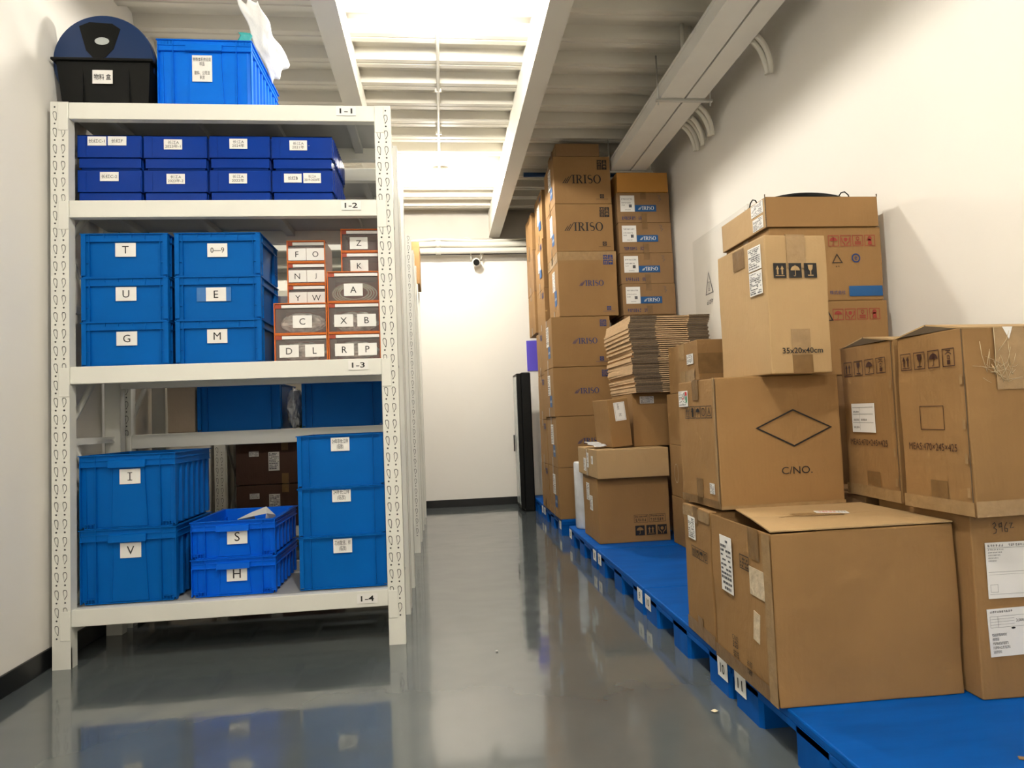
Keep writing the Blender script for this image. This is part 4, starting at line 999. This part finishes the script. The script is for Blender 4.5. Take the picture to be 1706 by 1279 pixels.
# open tray on top with cable coil inside
t = thing('carton_tray', 'shallow open brown carton on top of the stack holding a black coil', 'cardboard box', (1.455, 2.712, 1.795), 0)
W7, D7, H7 = .528, .455, .134
mb = MB(); e = .004
mb.box(0, 0, 0, W7, D7, e, 'kraft'); mb.box(0, 0, e, W7, e, H7, 'kraft'); mb.box(0, D7 - e, e, W7, D7, H7, 'kraft'); mb.box(0, e, e, e, D7 - e, H7, 'kraft_l'); mb.box(W7 - e, e, e, W7, D7 - e, H7, 'kraft')
mb.build('tray_body', t)
mb = MB(); mb.box(-.0035, 0, 0, -.0005, .004, H7 + .012, 'flute'); mb.box(W7 - .004, -.003, H7, W7, .0, H7 + .012, 'flute'); mb.build('torn_corner', t)
frL = face('left', W7, D7, H7)
paper_label(t, frL, .32, .075, .11, .055, 'lines', 51, name='shipping_label'); paper_label(t, frL, .33, .008, .095, .055, 'lines', 52, name='shipping_label')
t = thing('cable_coil', 'black cable coil lying in the open tray on top of the stack', 'cable', (1.720, 2.94, 1.802))
mb = MB()
for q in range(9):
    rr = .245 - .012 * (q % 3); zz = .022 + .016 * q
    mb.tube([(rr * math.cos(a), rr * math.sin(a) * .86, zz + .004 * math.sin(3 * a + q)) for a in [2 * math.pi * i / 56 for i in range(56)]], .0095, 'black', 8, closed=True)
mb.build('cable_loops', t)
mb = MB(); 
for a in (1.1, 3.4, 5.4):
    c_ = Vector((.236 * math.cos(a), .236 * math.sin(a) * .86, .086)); mb.tube([c_ + Vector((math.cos(a) * .034 * math.cos(b), math.sin(a) * .034 * math.cos(b), .088 * math.sin(b))) for b in [2 * math.pi * i / 14 for i in range(14)]], .003, 'black', 6, closed=True)
mb.build('cable_tie', t)

# column of cartons further back (aisle-side faces visible)
zz = P0
for k, h_ in enumerate((.309, .332, .329)):
    t = carton('medium brown carton with tape, %s in the column behind the diamond carton' % ('lowest', 'second from below', 'third from below')[k], 1.490, 3.66, zz, .50, .56, h_, 0, 'kraft', tape='x', group='column of cartons behind the diamond carton')
    if k == 1: decal(t, 'printed_mark', face('left', .5, .56, h_), STROKE(ELL(.12, .15, .035, .06, 16), .004, 'paperold'), .0016)
    zz += h_ + .001
W8, D8, H8 = .46, .50, .300
c8 = carton('brown taped carton with a small white sticker right behind the 35x20x40cm carton', 1.492, 3.66, zz, W8, D8, H8, 0, 'kraft', tape='x', tape_mt='ctape', drop=.1, tw=.09)
frL, frF = face('left', W8, D8, H8), face('front', W8, D8, H8)
paper_label(c8, frL, .33, .165, .10, .060, 'lines', 61, name='sticker'); strip(c8, 'packing_tape', frF, .0, .10, W8, .22, 'tape'); strip(c8, 'clear_tape', frL, .30, .005, .44, .13, 'ctape', lift=.0005)

# fourth pallet stack: box, wide flat box, leaning box, label box, flattened cartons
W9, D9, H9 = .488, .45, .433
c9 = carton('brown carton with black handling symbols at its lower right, on the fourth pallet', 1.008, 4.288, P0, W9, D9, H9, 0, 'kraft', tape=None, seam=False)
frF, frL = face('front', W9, D9, H9), face('left', W9, D9, H9)
decal(c9, 'printed_symbols', frF, sym_row(('umbrella', 'up', 'hands'), .245, .045, .064, .012, 'ink', 'kraft') + FRAME(.240, .128, .335, .180, .002) + FRAME(.345, .128, .455, .180, .002) + TXT('Do not roll', .287, .168, .012, .08, 'ink', 1, .02) + TXT('Fragile parts', .40, .168, .012, .09, 'ink', 1, .02) + squiggle(5, .25, .135, .075, .02, 'ink', 1) + squiggle(6, .352, .135, .09, .02, 'ink', 2), .0016)
paper_label(c9, frL, .12, .26, .09, .12, 'lines', 71, name='shipping_label'); paper_label(c9, frL, .22, .20, .08, .10, 'lines', 72, name='shipping_label')
W10, D10, H10 = .489, .60, .190
c10 = carton('wide flat brown carton on top of the symbol carton of the fourth pallet', .998, 4.225, P0 + H9 + .001, W10, D10, H10, 0, 'kraft_l', tape='x', tape_mt='ctape')
frL = face('left', W10, D10, H10)
paper_label(c10, frL, .30, .06, .06, .10, 'lines', 73, name='shipping_label'); paper_label(c10, frL, .44, .09, .05, .055, 'none', name='small_sticker', content=squiggle(3, .008, .01, .03, .03, 'paleink', 2)); paper_label(c10, frL, .20, .03, .07, .09, 'lines', 74, name='shipping_label')
ZT = P0 + H9 + H10 + .003
W11, D11, H11 = .150, .27, .325
c11 = carton('narrow brown carton leaning to the left on the wide flat carton', 1.135, 4.33, ZT + .003, W11, D11, H11, 9, 'kraft', tape=None, seam=True, amp=.002)
c11.rotation_euler = (0, math.radians(-4.2), math.radians(9))
paper_label(c11, face('front', W11, D11, H11), .045, .175, .08, .125, 'none', name='shipping_label', content=squiggle(5, .025, .075, .012, .042, 'ink', 1) + squiggle(3, .03, .03, .02, .02, 'ink', 5) + FRAME(.006, .006, .074, .119, .001, 'paleink'), tilt=2)
W12, D12, H12 = .30, .55, .366
c12 = carton('brown carton with a white label under the stack of flattened cartons', 1.312, 4.42, ZT, W12, D12, H12, 0, 'kraft', tape=None, seam=False)
paper_label(c12, face('front', W12, D12, H12), .055, .295, .10, .050, 'lines', 81, name='shipping_label')
carton('plain brown carton by the wall beside the label carton, under the flattened ones', 1.62, 4.42, P0, .42, .58, ZT - P0 + H12, 0, 'kraft_d', tape='x')
carton('brown carton under the label carton, behind the symbol carton of the fourth pallet', 1.508, 4.30, P0, .105, .11, .6, 0, 'kraft_d', tape=None, seam=False) if False else None
# flattened cartons
def flat_meshes():
    out = []
    W_, D_ = .56, .66
    b1 = MB(); b1.box(0, .001, 0, W_, D_, .0074, 'fold')
    # the cut ends of the flaps are coloured dark for the shade in the flutes, the folded middle stays light
    b1.box(-.0005, -.001, .0008, W_ * .33, .002, .0066, 'flute'); b1.box(W_ * .74, -.001, .0008, W_ + .001, .002, .0066, 'flute')
    b2 = MB(); b2.box(0, .001, .0078, W_ * .33, D_, .0136, 'fold'); b2.box(-.0005, -.001, .0074, W_ * .33, .002, .0128, 'flute')
    b3 = MB(); b3.box(W_ * .74, .001, .0078, W_, D_, .0136, 'fold'); b3.box(W_ * .74, -.001, .0074, W_ + .001, .002, .0128, 'flute')
    b4 = MB(); b4.box(W_ * .335, .020, .0076, W_ * .735, D_, .0130, 'inside')  # set-back sheet coloured dark for the shade between layers
    return b1, b2, b3, b4
b1, b2, b3, b4 = flat_meshes()
z0 = ZT + H12 + .002
NF = 37; r_ = random.Random(11)
fc = thing('flattened_carton', 'folded flat brown carton lying in the tall stack against the right wall', 'flattened carton', (1.31, 4.30, z0), 0, 'stack of flattened cartons')
b1.build('outer_sheet', fc); b2.build('folded_flap', fc); b3.build('folded_flap', fc); b4.build('inner_sheet', fc)
top_z = z0
for i in range(NF - 1):
    z_ = z0 + .0142 * (i + 1); f_ = (i + 1) / NF
    jit = r_.uniform(-.006, .006); dx = -.022 * f_ - (.012 if (i // 8) % 2 else 0)
    o = dup(fc, (1.31 + dx + jit, 4.30 + r_.uniform(-.006, .006) + .01 * f_, z_), r_.uniform(-.5, .5))
# translucent wrap roll and sheet
mb = MB(); mb.tube([(0, 0, 0), (0, 0, .012), (0, 0, .49), (0, 0, .503)], [.060, .066, .066, .060], 'milky', 28)
o = mb.build('film_roll'); o.location = (1.052, 4.945, P0); tag(o, 'upright roll of milky plastic film between the stacks on the fourth pallet', 'plastic film')
o = crumple('film_sheet', ((1.02, 4.34, ZT + .016), (1.10, 4.34, ZT + .018), (1.11, 4.60, ZT + .042), (1.00, 4.60, ZT + .040)), 8, 10, 'milky', .006, .002, 4)
tag(o, 'folded piece of milky plastic film on the wide flat carton', 'plastic film')

# ------------------------------------------------------------------ tall tower of logo cartons (first)
def logo_carton(label, x, y, z, w, d, h, mt='kraft', big=True, ink='ink', lab='side', tape_top=False, lw=.30, lz=.5, group='cartons of the first tall tower', rz=0, icons=True, lx=None):
    t = carton(label, x, y, z, w, d, h, rz, mt, tape='x', group=group, amp=.003)
    frF, frL = face('front', w, d, h), face('left', w, d, h)
    lx = lx if lx is not None else (w - lw) / 2 + .03
    decal(t, 'printed_logo', frF, logo(lx, h * lz - lw * .09, lw, ink), .0016)
    if icons:
        s_ = .040 if big else .026; x0 = w - 2 * s_ - .035; z0 = h - .035 - 2 * s_
        decal(t, 'printed_symbols', frF, sum([place(sym(k_, ink, 'kraft'), x0 + (i % 2) * (s_ + .004), z0 + (i // 2) * (s_ + .004), s_, s_) for i, k_ in enumerate(('up', 'umbrella', 'hands', 'stack'))], []), .0016)
        decal(t, 'printed_mark', frF, place(sym('round', ink, 'kraft'), w - .10, .045, .035, .035) + RECT(w - .135, .036, w - .03, .038, ink), .0016)
    if lab:
        paper_label(t, frL, d * .45, h * .45, .12, min(.17, h * .42), 'lines', int(z * 100), name='shipping_label')
        decal(t, 'printed_patch', frL, RECT(d * .60, h * .20, d * .60 + .11, h * .44, 'bluepatch') + logo(d * .60 + .01, h * .29, .09, 'paper', 2), .0012)
    if tape_top: strip(t, 'clear_tape', frF, 0, h - .075, w, h, 'ctape', lift=.0004); strip(t, 'clear_tape', frL, 0, h - .085, d, h, 'ctape', lift=.0004)
    return t
TY = 5.390
ord_ = ['lowest', 'second from below', 'third from below', 'fourth from below', 'fifth from below', 'sixth from below', 'seventh from below']
spec = [(.943, P0, .50, .424, False, .20), (.943, .562, .50, .424, False, .21), (.933, .988, .505, .412, False, .21), (.935, 1.402, .505, .424, False, .215), (1.012, 1.828, .510, .552, True, .21), (1.010, 2.382, .500, .410, True, .335), (1.010, 2.793, .495, .410, True, .335)]
for k, (x0, z0, w_, h_, bg, lw) in enumerate(spec):
    logo_carton('brown carton with a logo on the front, %s in the first tall tower' % ord_[k], x0, TY, z0 + (0 if k == 0 else .0), w_, .485, h_ - .001, 'kraft' if k < 5 else 'kraft', big=bg, ink='inkblue' if k < 5 else 'ink', tape_top=(k == 4), lw=lw, lz=.50 if k < 5 else .50, lx=(None if k < 5 else .075), icons=True)
carton('flat brown carton, topmost of the first tall tower under the ceiling', 1.035, TY, 3.2035, .385, .40, .112, 0, 'kraft_d', tape='x', group='cartons of the first tall tower')
# second column next to the wall
zz = 1.84 + .004; SMX, SMW = 1.562, .468
hs = (.250, .262, .249, .257)
z_ = 1.842 - .0
carton('brown carton at the bottom of the wall-side tower behind the flattened cartons', SMX + .01, TY + .01, P0, SMW, .45, .56, 0, 'kraft_d', tape='x', group='cartons of the wall-side tower')
carton('brown carton, second from below in the wall-side tower', SMX + .01, TY + .01, P0 + .561, SMW, .45, .56, 0, 'kraft_d', tape='x', group='cartons of the wall-side tower')
carton('brown carton, third from below in the wall-side tower', SMX + .01, TY + .01, P0 + 1.122, SMW, .45, .568, 0, 'kraft_d', tape='x', group='cartons of the wall-side tower')
tops = (1.828, 2.096, 2.362, 2.626, 2.888)
for k in range(4):
    z0 = tops[k]; h_ = tops[k + 1] - z0 - .001
    t = carton('small carton with blue logo patch, %s of four in the wall-side tower' % ('lowest', 'second from below', 'third from below', 'topmost')[k], SMX - .004 * k, TY, z0, SMW, .45, h_, 0, 'kraft_d', tape='y', group='small logo cartons of the wall-side tower')
    fr_ = face('front', SMW, .45, h_)
    paper_label(t, fr_, .030, h_ * .36, .125, h_ * .54, 'none', 91 + k, name='shipping_label', content=squiggle(9, .01, h_ * .40, .10, .012, 'paleink', k) + squiggle(8, .01, h_ * .28, .085, .010, 'paleink', k + 3) + RECT(.075, h_ * .14, .10, h_ * .24, 'paleink') + squiggle(6, .04, h_ * .05, .05, .008, 'paleink', k + 8) + squiggle(4, .01, h_ * .2, .03, .01, 'paleink', k + 12))
    decal(t, 'printed_patch', fr_, RECT(.157, h_ * .36, .345, h_ * .58, 'bluepatch') + logo(.185, h_ * .42, .14, 'paper', 2) + squiggle(7, .04, h_ * .09, .12, .030, 'inkblue', k) + squiggle(2, .185, h_ * .09, .03, .030, 'inkblue', k + 5), .0022)
    decal(t, 'handwriting', fr_, STROKE([(.36, h_ * .90), (.385, h_ * .88), (.37, h_ * .80), (.39, h_ * .78), (.375, h_ * .70)], .003, 'paleink'), .0022)
t = carton('orange brown carton on top of the wall-side tower', SMX - .008, TY - .01, 2.889, .455, .45, .172, 0, 'kraft_o', tape=None, group='cartons of the wall-side tower')
# second tower behind the first
zz = P0
for k, h_ in enumerate((.42, .41, .41, .41, .40, .46, .46)):
    if zz + h_ > 3.3: h_ = 3.3 - zz
    t = carton('brown carton in the second tall tower behind the first, %s' % ord_[k], .945 + (.03 if k > 3 else 0) + (.01 if k > 5 else 0), 5.925, zz, .50, .40 if k < 4 else .46, h_ - .001, 0, 'kraft', tape='x', group='cartons of the second tall tower')
    fr_ = face('left', .5, .40, h_)
    decal(t, 'printed_symbols', fr_, place(sym('up', 'inkblue', 'kraft'), .27, h_ - .09, .04, .05) + place(sym('umbrella', 'inkblue', 'kraft'), .32, h_ - .09, .04, .05), .0012)
    if k > 4: paper_label(t, fr_, .12, h_ * .4, .14, .18, 'lines', 100 + k, name='shipping_label'); decal(t, 'printed_patch', fr_, RECT(.2, h_ * .25, .32, h_ * .42, 'bluepatch'), .003)
    zz += h_
zz = P0
for k, h_ in enumerate((.43, .42, .42, .42, .42, .42, .38)):
    carton('brown carton in the farthest tower beside the black cabinet, %s' % ord_[k], .955 if k > 3 else 1.235, 6.42 + .0, zz, .50, .44 if k > 3 else .44, h_ - .001, 0, 'kraft_d' if k % 2 else 'kraft', tape='x', group='cartons of the farthest tower')
    zz += h_
# floor and pallet debris
def scrap(loc, s_, label, mt='scrap', seed=1):
    r = random.Random(seed); mb = MB(); n = 7
    mb.poly([(s_ * r.uniform(.6, 1) * math.cos(2 * math.pi * i / n), s_ * r.uniform(.4, .8) * math.sin(2 * math.pi * i / n), .002 + s_ * .25 * r.random()) for i in range(n)], mt)
    o = mb.build('paper_scrap', fix=False); s2 = o.modifiers.new('t', 'SOLIDIFY'); s2.thickness = .001; o.location = loc; tag(o, label, 'scrap', 'scraps on the floor'); return o
scrap((.862, 2.135, .002), .014, 'small pale torn scrap on the floor in front of sticker 11', seed=2)
scrap((.20, 2.85, .002), .008, 'tiny white scrap in the middle of the grey floor', 'paper', 3)
mb = MB(); mb.box(-.03, -.006, 0, .03, .006, .004, 'kraft_d'); o = mb.build('cardboard_scrap', bevel=.001); o.location = (1.37, 1.46, PH + .001); o.rotation_euler = (0, 0, -.5); tag(o, 'thin brown cardboard strip lying on the blue pallet at the front right', 'scrap')
